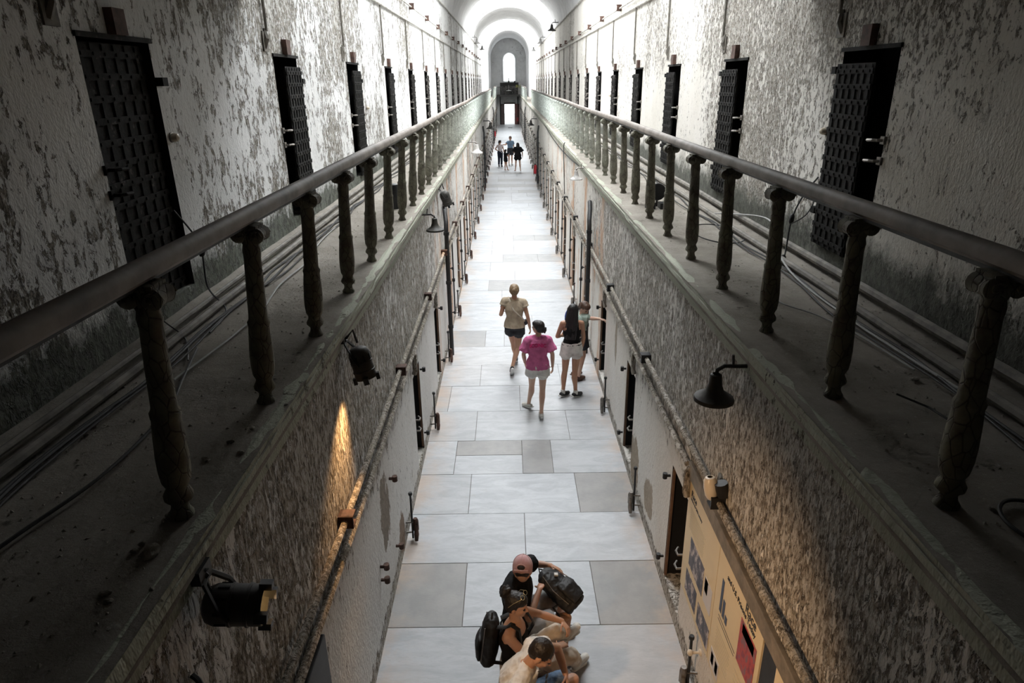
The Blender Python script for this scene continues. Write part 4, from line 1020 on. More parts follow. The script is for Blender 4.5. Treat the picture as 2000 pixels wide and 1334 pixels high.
def foot(mb, c, t, k=1., e=0.):
    c, t = V(c), V(t); d = (t - c); d2 = d.normalized()
    heel = c - d2 * .045 * k + V((0, 0, -.035 * k)); cap(mb, heel, (.032 + e) * k, lerp(c, t, .45) + V((0, 0, -.02 * k)), (.036 + e) * k)
    cap(mb, lerp(c, t, .3) + V((0, 0, -.015 * k)), (.034 + e) * k, t, (.026 + e) * k); side = d2.cross(V((0, 0, 1)))
    side = side.normalized() if side.length > 1e-3 else V((1, 0, 0))
    for q in (-1, 1): cap(mb, lerp(c, t, .6) + V((0, 0, -.02 * k)) + side * .014 * q, (.022 + e) * k, t - d2 * .01 + side * .016 * q, (.020 + e) * k)
def headframe(J):
    f = V(J['f']).normalized(); u = V(J['up']); u = (u - f * u.dot(f)).normalized(); return f, u, f.cross(u)
def head(mb, J, k=1.):
    f, u, r = headframe(J); H = V(J['head']); M3 = Matrix((r, f, u)).transposed()
    mb.ell(H + u * .022 * k - f * .010 * k, (.074 * k, .092 * k, .088 * k), M3, 18, 12)
    mb.ell(H - u * .030 * k + f * .022 * k, (.060 * k, .066 * k, .074 * k), M3, 16, 10)
    cap(mb, H - u * .085 * k + f * .058 * k, .020 * k, H - u * .075 * k + f * .045 * k, .026 * k)
    for s in (-1, 1):
        cap(mb, H - u * .085 * k + f * .05 * k, .018 * k, H - u * .05 * k - f * .005 * k + r * .052 * s * k, .017 * k)   # jaw line
        mb.ell(H - u * .012 * k - f * .008 * k + r * .076 * s * k, (.010 * k, .019 * k, .030 * k), M3, 10, 8)             # ear
        cap(mb, H + u * .020 * k + f * .074 * k + r * .012 * s * k, .011 * k, H + u * .018 * k + f * .066 * k + r * .040 * s * k, .010 * k)  # brow
        mb.ell(H - u * .028 * k + f * .058 * k + r * .036 * s * k, (.018 * k, .02 * k, .018 * k), M3, 8, 6)               # cheek
    cap(mb, H + u * .008 * k + f * .082 * k, .008 * k, H - u * .026 * k + f * .100 * k, .012 * k)                       # nose
    for s in (-1, 1): mb.ell(H - u * .030 * k + f * .090 * k + r * .010 * s * k, .009 * k, M3, 8, 6)
    cap(mb, H - u * .052 * k + f * .078 * k - r * .014 * k, .009 * k, H - u * .052 * k + f * .078 * k + r * .014 * k, .009 * k)       # lips
    N = V(J['neck']); cap(mb, lerp(N, H, -.25), .054 * k, H - u * .055 * k - f * .018 * k, .046 * k)
def eyes(J, parent, k=1.):
    f, u, r = headframe(J); H = V(J['head'])
    for s in (-1, 1):
        mb = MB(); mb.ell(H + u * .001 * k + f * .076 * k + r * .030 * s * k, .0115 * k, None, 10, 8)
        o = mb.build('eye', m_eye, parent, smooth=True)
        if parent: o.matrix_parent_inverse = Matrix.Translation(parent.location).inverted()
def hair(J, kind, mat, parent, k=1., vox=.006):
    f, u, r = headframe(J); H = V(J['head']); M3 = Matrix((r, f, u)).transposed(); mb = MB()
    if kind == 'short':
        mb.ell(H + u * .032 * k - f * .018 * k, (.080 * k, .094 * k, .084 * k), M3, 18, 12); mb.ell(H - u * .005 * k - f * .045 * k, (.070 * k, .060 * k, .070 * k), M3)
    else:
        mb.ell(H + u * .032 * k - f * .030 * k, (.085 * k, .092 * k, .086 * k), M3, 18, 12); mb.ell(H - u * .005 * k - f * .045 * k, (.076 * k, .064 * k, .080 * k), M3); mb.ell(H + u * .062 * k + f * .008 * k, (.074 * k, .080 * k, .054 * k), M3)
        for s in (-1, 1): cap(mb, H + u * .055 * k + f * .02 * k + r * .045 * s * k, .026 * k, H + u * .0 * k - f * .03 * k + r * .066 * s * k, .022 * k)
    if kind == 'bun':
        c = H + u * J.get('bu', .08) * k - f * J.get('bf', .10) * k + r * J.get('br', 0) * k
        mb.ell(c, (.048 * k, .045 * k, .045 * k), M3)
        rn = random.Random(4)
        for i in range(9):
            a = rn.random() * 6.28; b = rn.uniform(-.8, .8); d = r * math.cos(a) + u * math.sin(a) - f * b; d.normalize()
            cap(mb, c + d * .022 * k, .018 * k, c + d * .040 * k + d.orthogonal() * .012, .016 * k, 8)
        cap(mb, H - f * .06 * k + u * .02 * k, .05 * k, c, .035 * k)
    if kind == 'long':
        L = J.get('hl', .5); dn = V(J.get('hd', (0, 0, -1))).normalized()
        rn = random.Random(2)
        for i in range(9):
            s = (i - 4) / 4; p0 = H + u * .03 * k - f * .055 * k + r * .060 * s * k - f * (.02 * (1 - s * s)) * k
            w0 = .034; p = p0
            for j in range(5):
                q = p + (dn * (L / 5) - f * (.018 if j < 1 else .0) + r * s * .010 * (1 if j < 2 else -.4)) * k + V((rn.uniform(-.004, .004), rn.uniform(-.004, .004), 0))
                cap(mb, p, (w0 - .003 * j) * k, q, (w0 - .003 * (j + 1)) * k, 8); p = q
    if kind == 'pony':
        cap(mb, H - f * .09 * k + u * .05 * k, .03 * k, H - f * .12 * k - u * .02 * k, .028 * k); cap(mb, H - f * .12 * k - u * .02 * k, .028 * k, H - f * .09 * k - u * .2 * k, .012 * k)
    return solid(mb, 'hair', mat, vox, parent, 2, .0022, 40)

def m_skin_(n, c):
    t = NT(n); nn = t.noise(6, None, 4); t.set(Base_Color=t.mix(t.rng(nn, .35, .65), c, tuple(a * b for a, b in zip(c, (.9, .82, .80)))), Roughness=.5, Normal=t.bump(t.noise(120, None, 3), .1, .002))
    t.b.inputs['Subsurface Weight'].default_value = .08; t.b.inputs['Subsurface Radius'].default_value = (.02, .008, .004); return t.m
m_sk1 = m_skin_('light tanned skin', (.52, .30, .20)); m_sk2 = m_skin_('pale skin', (.60, .40, .30)); m_sk3 = m_skin_('olive skin', (.45, .25, .16))
def cloth(n, c, v=.12, w=40): return simple(n, c, .9, 0, v, 9, .35, .003, None, .2)
def hairm(n, c):
    t = NT(n); w = t.noise(70, t.map((1, 1, .15)), 4); t.set(Base_Color=t.mix(t.rng(w, .35, .65), c, tuple(a * .45 for a in c)), Roughness=.5, Normal=t.bump(w, .8, .004)); return t.m
h_dark = hairm('very dark brown hair', (.018, .012, .009)); h_black = hairm('black hair', (.014, .012, .012)); h_blond = hairm('dark blond hair', (.30, .20, .11)); h_brown = hairm('brown hair', (.10, .05, .03))
m_eye = simple('dark eye', (.03, .02, .02), .2, bump=0)
c_black = cloth('black cotton', (.012, .012, .013)); c_white = cloth('white cotton', (.74, .72, .68)); c_beige = cloth('beige cotton', (.46, .38, .28)); c_stone = cloth('stone beige trousers', (.60, .53, .44))
c_char = cloth('charcoal cloth', (.05, .052, .06)); c_pink = cloth('pink cotton', (.62, .16, .33)); c_lgrey = cloth('light grey cloth', (.52, .51, .50)); c_blue = cloth('heather blue cotton', (.20, .30, .42)); c_navy = cloth('dark navy cloth', (.02, .024, .04))
c_pw = cloth('pale pink white cotton', (.72, .64, .64)); c_green = cloth('pale green cotton', (.42, .52, .46)); s_white = simple('white shoe leather', (.62, .60, .55), .6); s_black = simple('black canvas shoe', (.02, .02, .022), .7); s_sole = simple('white rubber sole', (.70, .69, .66), .6); s_brown = simple('brown leather sandal', (.10, .05, .035), .6)

def shoe(c, t, up, sole, parent, k=1.):
    vox = .005; o = MB(); foot(o, c, t, k, .006); a = solid(o, 'shoe', up, vox, parent, 2)
    c, t = V(c), V(t); d = (t - c).normalized(); s = d.cross(V((0, 0, 1))); s = s.normalized() if s.length > .01 else V((1, 0, 0)); n = s.cross(d).normalized()
    if n.z < 0: n = -n
    mb = MB(); rings = []
    for f, w in ((-.085, .012), (-.078, .028), (-.03, .034), (.05, .034), (.12, .041), (.165, .037), (.19, .022), (.198, .008)):
        rings.append((lerp(c, t, 0) + d * f * k - n * .062 * k * 1., s * w * k, n * .012 * k))
    # the sole follows the straight line heel-toe
    off = (t - c) - d * .14 * k
    loft(mb, rings, 12); b = mb.build('sole', sole, a, smooth=True)
    return a

def fig(label, J, skin, k=1., fem=True, vox=.007, hands=True):
    r = thing('person', label, 'person', (V(J['pel']).x, V(J['pel']).y, 0))
    mb = MB(); torso(mb, J, 0, k, 0, fem)
    for s in 'LR':
        arm(mb, J, s, k); leg(mb, J, s, k)
        d = J.get('d' + s) or (V(J['w' + s]) - V(J['e' + s])); n = J.get('n' + s) or ((1, 0, 0) if s == 'L' else (-1, 0, 0)); th = J.get('th' + s) or (0, 1, 0)
        hand(mb, J['w' + s], d, n, th, k * (.95 if fem else 1.05), J.get('curl' + s, .35), 1., J.get('cs' + s))
    head(mb, J, k * .98)
    b = solid(mb, 'body', skin, vox, r, 2)
    eyes(J, b, k * .98)
    return r
def top(J, mat, parent, k=1., e=.012, sleeve=.45, hem=.06, fem=True, vox=.008, flare=.062, name='top', strap=False, wr=.004):
    mb = MB()
    if strap:     # tank top: no sleeves, lower neck
        K = dict(J); P, C, N = V(J['pel']), V(J['chest']), V(J['neck']); side = (V(J['sR']) - V(J['sL'])).normalized(); hs = (V(J['hR']) - V(J['hL'])).normalized(); up = (C - P).normalized(); u2 = (N - C).normalized()
        def rg(p, u, s, w, d): s = (s - u * s.dot(u)).normalized(); return (p, s * (w * k + e), u.cross(s).normalized() * (d * k + e))
        loft(mb, [rg(P - up * hem, up, hs, .165, .12), rg(P + up * .02, up, hs, .16, .115), rg(lerp(P, C, .45), up, (hs + side).normalized(), .118, .095), rg(lerp(P, C, .8), up, side, .14, .112), rg(C, up, side, .142, .118), rg(lerp(C, N, .35), u2, side, .10, .092)])
        f = side.cross(u2).normalized() if False else u2.cross(side).normalized()
        for q in (-1, 1):
            a = lerp(C, N, .25) + side * .085 * q * k; 
            m = lerp(C, N, .78) + side * .078 * q * k + u2 * .035 * k
            for g in (-1, 1): cap(mb, a + f * .085 * g * k, .020, m + f * .01 * g, .016, 8)
    else:
        torso(mb, J, e, k, hem, fem, 0)
        for s in 'LR':
            a, b = V(J['s' + s]), V(J['e' + s]); cap(mb, a, .050 * k + e, lerp(a, b, sleeve * .4), .050 * k + e); cyl(mb, lerp(a, b, .12), .044 * k + e, lerp(a, b, sleeve), flare * k + e)
    return solid(mb, name, mat, vox, parent, 2, wr, 14)
def bottom(J, mat, parent, k=1., L=.35, e=.016, flare=.088, kind='shorts', vox=.008, name='shorts', wr=.004):
    mb = MB(); P = V(J['pel']); C = V(J['chest']); up = (C - P).normalized(); hs = (V(J['hR']) - V(J['hL'])).normalized(); f = up.cross(hs).normalized()
    loft(mb, [(P - up * .10, hs * (.165 * k + e), f * (.118 * k + e)), (P, hs * (.162 * k + e), f * (.118 * k + e)), (P + up * .07, hs * (.142 * k + e), f * (.104 * k + e))])
    for s in 'LR':
        a, b, c = V(J['h' + s]), V(J['k' + s]), V(J['a' + s]); cap(mb, a, .085 * k + e, lerp(a, b, min(L, .5)), .074 * k + e)
        if L <= 1: cyl(mb, lerp(a, b, .1), .085 * k + e, lerp(a, b, L), flare * k + e)
        else:
            cap(mb, lerp(a, b, .4), .072 * k + e, b, .058 * k + e); t = L - 1; m = lerp(b, c, t)
            cap(mb, b, .058 * k + e, lerp(b, m, .5), .054 * k + e); cyl(mb, lerp(b, m, .3), .052 * k + e, m, .045 * k + e)
        if kind == 'skirt': cyl(mb, lerp(V(J['hL']), V(J['hR']), .5), .15 * k, lerp(lerp(V(J['hL']), V(J['hR']), .5), lerp(V(J['kL']), V(J['kR']), .5), L), .165 * k)
    return solid(mb, name, mat, vox, parent, 2, wr, 12)
def stand(x, y, rz, H, **ov):
    k = H / 1.65
    D = dict(pel=(0, 0, .93), chest=(0, .0, 1.21), neck=(0, -.005, 1.385), head=(0, .015, 1.535), sL=(-.160, 0, 1.315), sR=(.160, 0, 1.315), eL=(-.215, -.02, 1.07), eR=(.215, -.02, 1.07), wL=(-.225, .05, .84), wR=(.225, .05, .84),
             hL=(-.088, 0, .88), hR=(.088, 0, .88), kL=(-.09, .02, .47), kR=(.09, .02, .47), aL=(-.09, -.01, .085), aR=(.09, -.01, .085), tL=(-.10, .13, .035), tR=(.10, .13, .035), f=(0, 1, -.05), up=(0, 0, 1))
    D.update(ov); c, s = math.cos(rz), math.sin(rz); J = {}
    vecs = {'f', 'up', 'dL', 'dR', 'nL', 'nR', 'thL', 'thR', 'hd'}
    for q, v in D.items():
        if isinstance(v, (tuple, list)) and len(v) == 3:
            a = V((v[0] * c - v[1] * s, v[0] * s + v[1] * c, v[2])); J[q] = a if q in vecs else a * k + V((x, y, 0))
        else: J[q] = v
    for q, dflt in (('nL', (1, 0, 0)), ('nR', (-1, 0, 0)), ('thL', (0, 1, 0)), ('thR', (0, 1, 0))):
        if q not in J: J[q] = V((dflt[0] * c - dflt[1] * s, dflt[0] * s + dflt[1] * c, 0))
    return J, k
def pinv(o, r): o.parent = r; o.matrix_parent_inverse = Matrix.Translation(r.location).inverted(); return o

# A walking woman in beige
J, k = stand(.08, 11.45, 0, 1.70, hL=(-.085, .01, .88), hR=(.085, 0, .88), kL=(-.03, .16, .50), aL=(.02, .34, .12), tL=(.02, .47, .07), kR=(.055, -.02, .47), aR=(-.055, -.22, .17), tR=(-.06, -.12, .05),
              eL=(-.24, -.03, 1.11), wL=(-.20, .18, 1.13), sL=(-.165, .02, 1.34), eR=(.23, -.06, 1.08), wR=(.27, .0, .85), f=(-.05, 1, -.1), bu=.02, bf=.105)
r = fig('person with a blond bun walking away in beige top and dark grey shorts', J, m_sk1, k)
top(J, c_beige, r, k, .024, .30, .05, flare=.055); bottom(J, c_char, r, k, .36, .018, .096); hair(J, 'bun', h_blond, r, k)
for s in 'LR': shoe(J['a' + s], J['t' + s], s_black, s_sole, r, k)
wl = J['wL']; ph = MB().box((-.008, -.04, -.08), (.008, .04, .08)).build('phone', m_black, None, bevel=.004); ph.location = wl + V((-.02, .09, .06)); ph.rotation_euler = (.5, .25, .2); tag(ph, 'dark phone held up by the walking person in beige', 'phone')
mb = MB(); a = J['sL'] + V((.07, -.06, .07)); mb.tube([a + V((0, .10, 0)), a, J['chest'] + V((-.02, -.145, .02)), J['pel'] + V((.12, -.13, .16)), J['pel'] + V((.19, -.06, .06))], .014, 6, flat=.4)
st = mb.build('strap', c_stone, None, smooth=True)
bg = thing('shoulder_bag', 'small shoulder bag with a pale strap on the walking person in beige', 'bag', (J['pel'].x + .2, J['pel'].y, 0)); pinv(st, bg)
pinv(MB().ell(J['pel'] + V((.205, -.02, .03)), (.035, .07, .055)).build('pouch', c_char, None, smooth=True), bg)

# B girl in pink
J, k = stand(.43, 9.72, .06, 1.62, aL=(-.13, .22, .085), tL=(-.21, .31, .035), kL=(-.085, .13, .48), aR=(.045, -.16, .085), tR=(.055, -.02, .04), kR=(.075, -.03, .475), eR=(.235, -.03, 1.08), wR=(.245, .02, .85), eL=(-.23, .0, 1.08), wL=(-.20, .10, .90), f=(-.75, .65, -.05), bu=-.035, bf=.10, br=.02)
r = fig('person in a pink shirt with lettering on the back and white shorts, walking away', J, m_sk2, k)
sh = top(J, c_pink, r, k, .024, .72, .08, flare=.078, wr=.007); bottom(J, c_white, r, k, .40, .020, .10); hair(J, 'bun', h_dark, r, k)
for s in 'LR': shoe(J['a' + s], J['t' + s], s_white, s_sole, r, k)
cu = bpy.data.curves.new('lettering', 'FONT'); cu.body = 'ICONIC'; cu.size = .075; cu.extrude = .004; cu.align_x = 'CENTER'; cu.offset = .003
tmp = bpy.data.objects.new('tmp', cu); COL.objects.link(tmp); me = bpy.data.meshes.new_from_object(tmp.evaluated_get(bpy.context.evaluated_depsgraph_get())); bpy.data.objects.remove(tmp)
me.materials.clear(); me.materials.append(cloth('deep pink print', (.55, .02, .14)))
from mathutils.bvhtree import BVHTree
tree = BVHTree.FromPolygons([v.co.copy() for v in sh.data.vertices], [tuple(p.vertices) for p in sh.data.polygons])
c = J['chest'] + V((0, 0, .045))
for v in me.vertices:            # print lies on the back of the shirt
    x, y, zz = v.co; arc_ = y - x * x * 1.6; q = V((c.x + x * math.cos(.06), c.y - 1, c.z + arc_))
    hit = tree.ray_cast(q, V((0, 1, 0)))
    yy = (hit[0].y if hit[0] else c.y - .15) - .004 - max(zz, 0); v.co = V((q.x, yy, q.z))
o = bpy.data.objects.new('lettering', me); COL.objects.link(o); pinv(o, r)

# C long black hair
J, k = stand(1.03, 10.38, .10, 1.66, kL=(-.10, .03, .47), aL=(-.14, -.03, .085), tL=(-.03, .06, .035), kR=(.06, -.02, .47), aR=(.07, -.08, .085), tR=(.18, .0, .035), sL=(-.16, 0, 1.33), eL=(-.24, .04, 1.09), wL=(-.14, .20, 1.04), eR=(.20, .0, 1.06), wR=(.17, .03, .83), f=(.35, .9, -.35), head=(.02, .03, 1.53), hl=.50, hd=(-.10, -.12, -1))
r = fig('person with waist-long black hair, black top and white shorts by the right doorway', J, m_sk3, k)
top(J, c_black, r, k, .010, 0, -.04, strap=True); bottom(J, c_white, r, k, .30, .016, .098); hair(J, 'long', h_black, r, k)
for s in 'LR':
    shoe(J['a' + s], J['t' + s], s_black, s_sole, r, k); mb = MB(); cyl(mb, J['a' + s] + V((0, 0, -.02)), .040, J['a' + s] + V((0, 0, .055)), .038); pinv(mb.build('sock', c_white, None, smooth=True), r)
# D leaning person peering into the doorway
J, k = stand(1.24, 11.12, -.9, 1.62, hL=(-.088, -.02, .86), hR=(.088, -.02, .86), pel=(0, -.02, .90), chest=(.0, .10, 1.14), neck=(0, .19, 1.27), head=(.0, .26, 1.40), sL=(-.16, .12, 1.24), sR=(.16, .14, 1.24), eL=(-.22, .05, 1.02), wL=(-.10, .22, .98), eR=(.20, .02, 1.22), wR=(.30, -.10, 1.22),
              aL=(-.10, .0, .085), aR=(.10, -.10, .085), tL=(-.08, .14, .035), tR=(.10, .04, .035), f=(.35, .85, -.45))
J['eR'] = V((1.40, 10.96, 1.21)); J['wR'] = V((1.555, 10.86, 1.23)); J['dR'] = V((.6, -.35, -.05)); J['nR'] = V((0, 0, -1)); J['thR'] = V((.4, .9, 0)); J['f'] = V((.45, -.55, -.5))
J['head'] = V((1.31, 11.04, 1.37)); J['neck'] = V((1.27, 11.07, 1.25)); J['chest'] = V((1.23, 11.10, 1.11)); J['sR'] = V((1.34, 10.98, 1.22)); J['sL'] = V((1.12, 11.18, 1.22)); J['eL'] = V((1.06, 11.12, 1.0)); J['wL'] = V((1.15, 10.98, .92))
r = fig('person with brown hair and a blue backpack leaning into the right doorway, arm outstretched', J, m_sk2, k)
top(J, c_green, r, k, .014, .35, .02); bottom(J, c_char, r, k, .55, .02, .10); hair(J, 'pony', h_brown, r, k)
for s in 'LR': shoe(J['a' + s], J['t' + s], s_brown, s_brown, r, k)
bp = thing('backpack', 'blue backpack worn by the person leaning into the doorway', 'backpack', (1.1, 11.2, 0)); mb = MB(); mb.ell((1.10, 11.26, 1.12), (.12, .10, .19)); pinv(solid(mb, 'pack_body', cloth('blue nylon', (.03, .08, .30)), .009, None, 2, .004), bp)

# far group
J, k = stand(-.49, 43.4, -.35, 1.62, eL=(-.30, -.06, 1.10), wL=(-.16, .02, .98), eR=(.24, -.02, 1.08), wR=(.22, .12, .88), f=(.5, .8, 0)); r = fig('distant person in a pale top and black trousers with a ponytail', J, m_sk3, k, vox=.012)
top(J, c_pw, r, k, .014, .35, .0, vox=.012); bottom(J, c_navy, r, k, 1.9, .016, kind='trousers', name='trousers', vox=.012); hair(J, 'pony', h_dark, r, k, .01)
for s in 'LR': shoe(J['a' + s], J['t' + s], s_black, s_black, r, k)
J, k = stand(-.14, 41.4, -.9, 1.25, aR=(.09, .12, .085), tR=(.10, .26, .035), eR=(.20, .08, 1.12), wR=(.14, .24, 1.25), f=(0, 1, 0), hl=.38); r = fig('distant child in a black dress holding a strap up', J, m_sk3, k, vox=.012)
top(J, c_black, r, k, .016, .3, .10, vox=.012, name='dress'); bottom(J, c_black, r, k, .30, .02, .10, 'skirt', .012, 'skirt'); hair(J, 'long', h_black, r, k, .01)
J, k = stand(.16, 44.2, PI + .25, 1.80, eR=(.30, .10, 1.18), wR=(.52, .22, 1.20), dR=(1, .3, .1), nR=(0, 0, -1), thR=(0, 1, 0), f=(.3, .95, -.1)); r = fig('distant person in a blue T-shirt and dark shorts with an arm held out', J, m_sk1, k, False, vox=.012)
top(J, c_blue, r, k, .018, .55, .05, False, .012); bottom(J, c_char, r, k, .75, .024, .09, vox=.012); hair(J, 'short', h_brown, r, k, .01)
for s in 'LR': shoe(J['a' + s], J['t' + s], s_white, s_sole, r, k)
J, k = stand(.59, 41.0, .1, 1.66, aL=(-.15, 0, .085), aR=(.15, 0, .085), tL=(-.19, .12, .035), tR=(.19, .12, .035), kL=(-.12, .02, .47), kR=(.12, .02, .47), eR=(.27, .0, 1.08), wR=(.29, .08, .85), eL=(-.25, .04, 1.1), wL=(-.14, .2, 1.0), hl=.42); r = fig('distant person in a loose black playsuit with long black hair', J, m_sk2, k, True, .012)
top(J, c_black, r, k * 1.05, .045, .75, .02, vox=.012, flare=.10, name='blouse'); bottom(J, c_black, r, k, .40, .03, .115, vox=.012); hair(J, 'long', h_black, r, k, .01)
bg = MB().box((-.28, 43.0, .42), (-.14, 43.1, .62)).build('tote_bag', cloth('pale lilac bag', (.55, .52, .58)), bevel=.01); bg.location = (0, 0, 0); tag(bg, 'pale lilac bag hanging beside the distant person in black trousers', 'bag')

# ---- seated three on the bench
bn = thing('bench', 'low wooden bench under the three seated people', 'bench', (.12, 4.1, 0)); m_bw = simple('varnished wooden bench', (.36, .19, .09), .45, 0, .2, 5)
MB().box((-.22, -1.15, .40), (-.09, 1.02, .445)).box((-.07, -1.15, .40), (.07, 1.02, .445)).box((.09, -1.15, .40), (.22, 1.02, .445)).build('seat', m_bw, bn, bevel=.005)
for y in (-.9, .85):
    MB().box((-.19, y - .03, 0), (-.12, y + .03, .40)).box((.12, y - .03, 0), (.19, y + .03, .40)).box((-.19, y - .03, .33), (.19, y + .03, .40)).build('leg', m_bw, bn, bevel=.004)
MB().box((-.225, -1.15, .30), (-.205, 1.02, .40)).build('apron', m_bw, bn)
# E person in a pink cap with the black pack
J = dict(pel=V((.02, 4.66, .555)), chest=V((.03, 4.76, .84)), neck=V((.055, 4.80, .985)), head=V((.080, 4.735, 1.065)), f=V((.14, .72, -.68)), up=V((.05, .55, .83)),
         sL=V((.10, 4.96, .955)), sR=V((-.06, 4.61, .94)), eL=V((.20, 5.13, .80)), wL=V((.35, 5.08, .82)), eR=V((.13, 4.56, .68)), wR=V((.235, 4.80, .79)), hL=V((.06, 4.75, .54)), hR=V((.06, 4.57, .54)), kL=V((.46, 5.02, .53)), kR=V((.475, 4.72, .53)),
         aL=V((.44, 5.02, .10)), aR=V((.46, 4.72, .10)), tL=V((.57, 5.05, .04)), tR=V((.60, 4.74, .04)), dL=V((.8, -.35, -.2)), nL=V((.1, -.5, -.8)), thL=V((-.3, -.9, .2)), dR=V((.35, .9, .0)), nR=V((.3, .0, -.9)), thR=V((-.9, .3, .2)), curlL=.4, curlR=.55)
r = fig('seated person in a faded pink cap and black shirt bending over a black backpack', J, m_sk1, 1., False, .006)
top(J, c_black, r, 1., .020, .62, .02, False, .007, .062); bottom(J, c_lgrey, r, 1., .72, .022, .090, vox=.008)
f, u, rr = headframe(J); H = J['head']; M3 = Matrix((rr, f, u)).transposed()
mb = MB(); mb.ell(H + u * .040 - f * .008, (.090, .108, .092), M3, 20, 12); loft(mb, [(H - u * .028 - f * .012, rr * .086, f * .104), (H + u * .01 - f * .01, rr * .090, f * .108), (H + u * .05 - f * .008, rr * .090, f * .108)], 24)

capm = NT('faded pink cap'); capm.set(Base_Color=capm.mix(capm.rng(capm.noise(7), .4, .6), (.58, .33, .33), (.64, .44, .44)), Roughness=.9); capm = capm.m
cp = solid(mb, 'cap', capm, .005, r, 1)
c_pole = simple('pink cap trim', (.68, .44, .43), .9)
mb = MB()
for i in range(6):
    a = PI * 2 * i / 6 + .5; pts = []
    for j in range(7):
        t = PI / 2 * j / 6; pts.append(H + u * (.040 + .0935 * math.sin(t)) - f * .008 + (rr * math.cos(a) * .0915 + f * math.sin(a) * .1095) * math.cos(t))
    mb.tube(pts, .0028, 5)
mb.lathe([(.001, 0), (.010, .0), (.008, .006), (.001, .008)], H + u * .131 - f * .008, u, 10)
pinv(mb.build('cap_seams', c_pole, None, smooth=True), r)
mb = MB(); vs = []
for j in range(9):
    a = -1.1 + 2.2 * j / 8
    for q, (ra, dz) in enumerate(((1., 0), (1.62, -.02))): vs.append(H + u * (.015 + dz) + (rr * math.sin(a) * .085 * (1 if q == 0 else 1.02) + f * (math.cos(a) * .103 * ra * (1 if q == 0 else 1.))) )
fs = [(2 * j, 2 * j + 1, 2 * j + 3, 2 * j + 2) for j in range(8)]; n0 = len(vs); vs += [v - u * .006 for v in vs]; fs += [tuple(i + n0 for i in q) for q in fs] + [(1 + 2 * j, 3 + 2 * j, 3 + 2 * j + n0, 1 + 2 * j + n0) for j in range(8)]
mb.add(vs, fs); pinv(mb.build('cap_brim', capm, None, smooth=True), r)
mb = MB(); mb.ell(H + u * .012 - f * .110, (.034, .014, .022), M3, 14, 8); pinv(mb.build('cap_opening', h_dark, None, smooth=True), r)
mb = MB(); mb.tube([H + u * (.012 + .028 * math.sin(PI * j / 8)) - f * (.116) + rr * .042 * math.cos(PI * j / 8) for j in range(9)], .005, 6); mb.tube([H - u * .014 - f * .100 + rr * .06, H - u * .014 - f * .119, H - u * .014 - f * .100 - rr * .06], .009, 6)
pinv(mb.build('cap_strap', c_pole, None, smooth=True), r)
mb = MB(); mb.ell(H - u * .03 - f * .02, (.066, .058, .040), M3); pinv(solid(mb, 'hair', h_dark, .006, None, 1, .001, 40), r)
for s in 'LR': shoe(J['a' + s], J['t' + s], s_black, s_sole, r, 1.)
def backpack(label, c, axis, nrm, L, W_, D_, mat):
    """axis: bottom to top of the pack, nrm: out of its front"""
    a = V(axis).normalized(); n = V(nrm); n = (n - a * n.dot(a)).normalized(); s = a.cross(n); c = V(c)
    t = thing('backpack', label, 'backpack', (c.x, c.y, 0)); mb = MB(); M3 = Matrix((s, n, a)).transposed()
    loft(mb, [(c - a * L * .5, s * W_ * .38, n * D_ * .36), (c - a * L * .46, s * W_ * .48, n * D_ * .48), (c - a * L * .1, s * W_ * .52, n * D_ * .55), (c + a * L * .25, s * W_ * .48, n * D_ * .48), (c + a * L * .42, s * W_ * .38, n * D_ * .36), (c + a * L * .5, s * W_ * .18, n * D_ * .2)])
    pinv(solid(mb, 'pack_body', mat, .008, None, 2, .006, 16), t)
    mb = MB(); loft(mb, [(c - a * L * .42 + n * D_ * .50, s * W_ * .34, n * D_ * .16), (c - a * L * .1 + n * D_ * .56, s * W_ * .40, n * D_ * .22), (c + a * L * .06 + n * D_ * .50, s * W_ * .34, n * D_ * .12)]); pinv(solid(mb, 'front_pocket', mat, .008, None, 2, .005, 16), t)
    mb = MB(); mb.tube([c + a * L * .5 - s * .03, c + a * (L * .5 + .035), c + a * L * .5 + s * .03], .007, 6); pinv(mb.build('handle', mat, None, smooth=True), t)
    mb = MB()
    for q in (-1, 1): mb.tube([c + a * L * .40 + s * W_ * .34 * q + n * D_ * .3, c + a * L * .05 + s * W_ * .50 * q + n * D_ * .32, c - a * L * .35 + s * W_ * .46 * q + n * D_ * .36], .004, 5)
    pinv(mb.build('zip', m_metal, None, smooth=True), t)
    return t, a, n, s
c_nyl = simple('black nylon', (.012, .012, .013), .6, 0, .2, 12, .4, .004)
t, a, n, s_ = backpack('black backpack lying on the lap of the person in the pink cap', (.42, 4.88, .72), (-.62, .45, .40), (.35, -.15, .9), .44, .26, .18, c_nyl)
c = V((.42, 4.88, .72)); pinv(MB().box(tuple(c + a * .10 + n * .10 - V((.018, .018, .006))), tuple(c + a * .10 + n * .10 + V((.018, .018, .012)))).build('white_tag', s_sole, None, bevel=.003), t)
mb = MB(); mb.tube([c - s_ * .10 - a * .1, c - s_ * .18 - a * .05 - V((0, 0, .05)), V((.40, 4.66, .62)), V((.42, 4.62, .45))], .016, 6, flat=.35); pinv(mb.build('shoulder_strap', c_nyl, None, smooth=True), t)

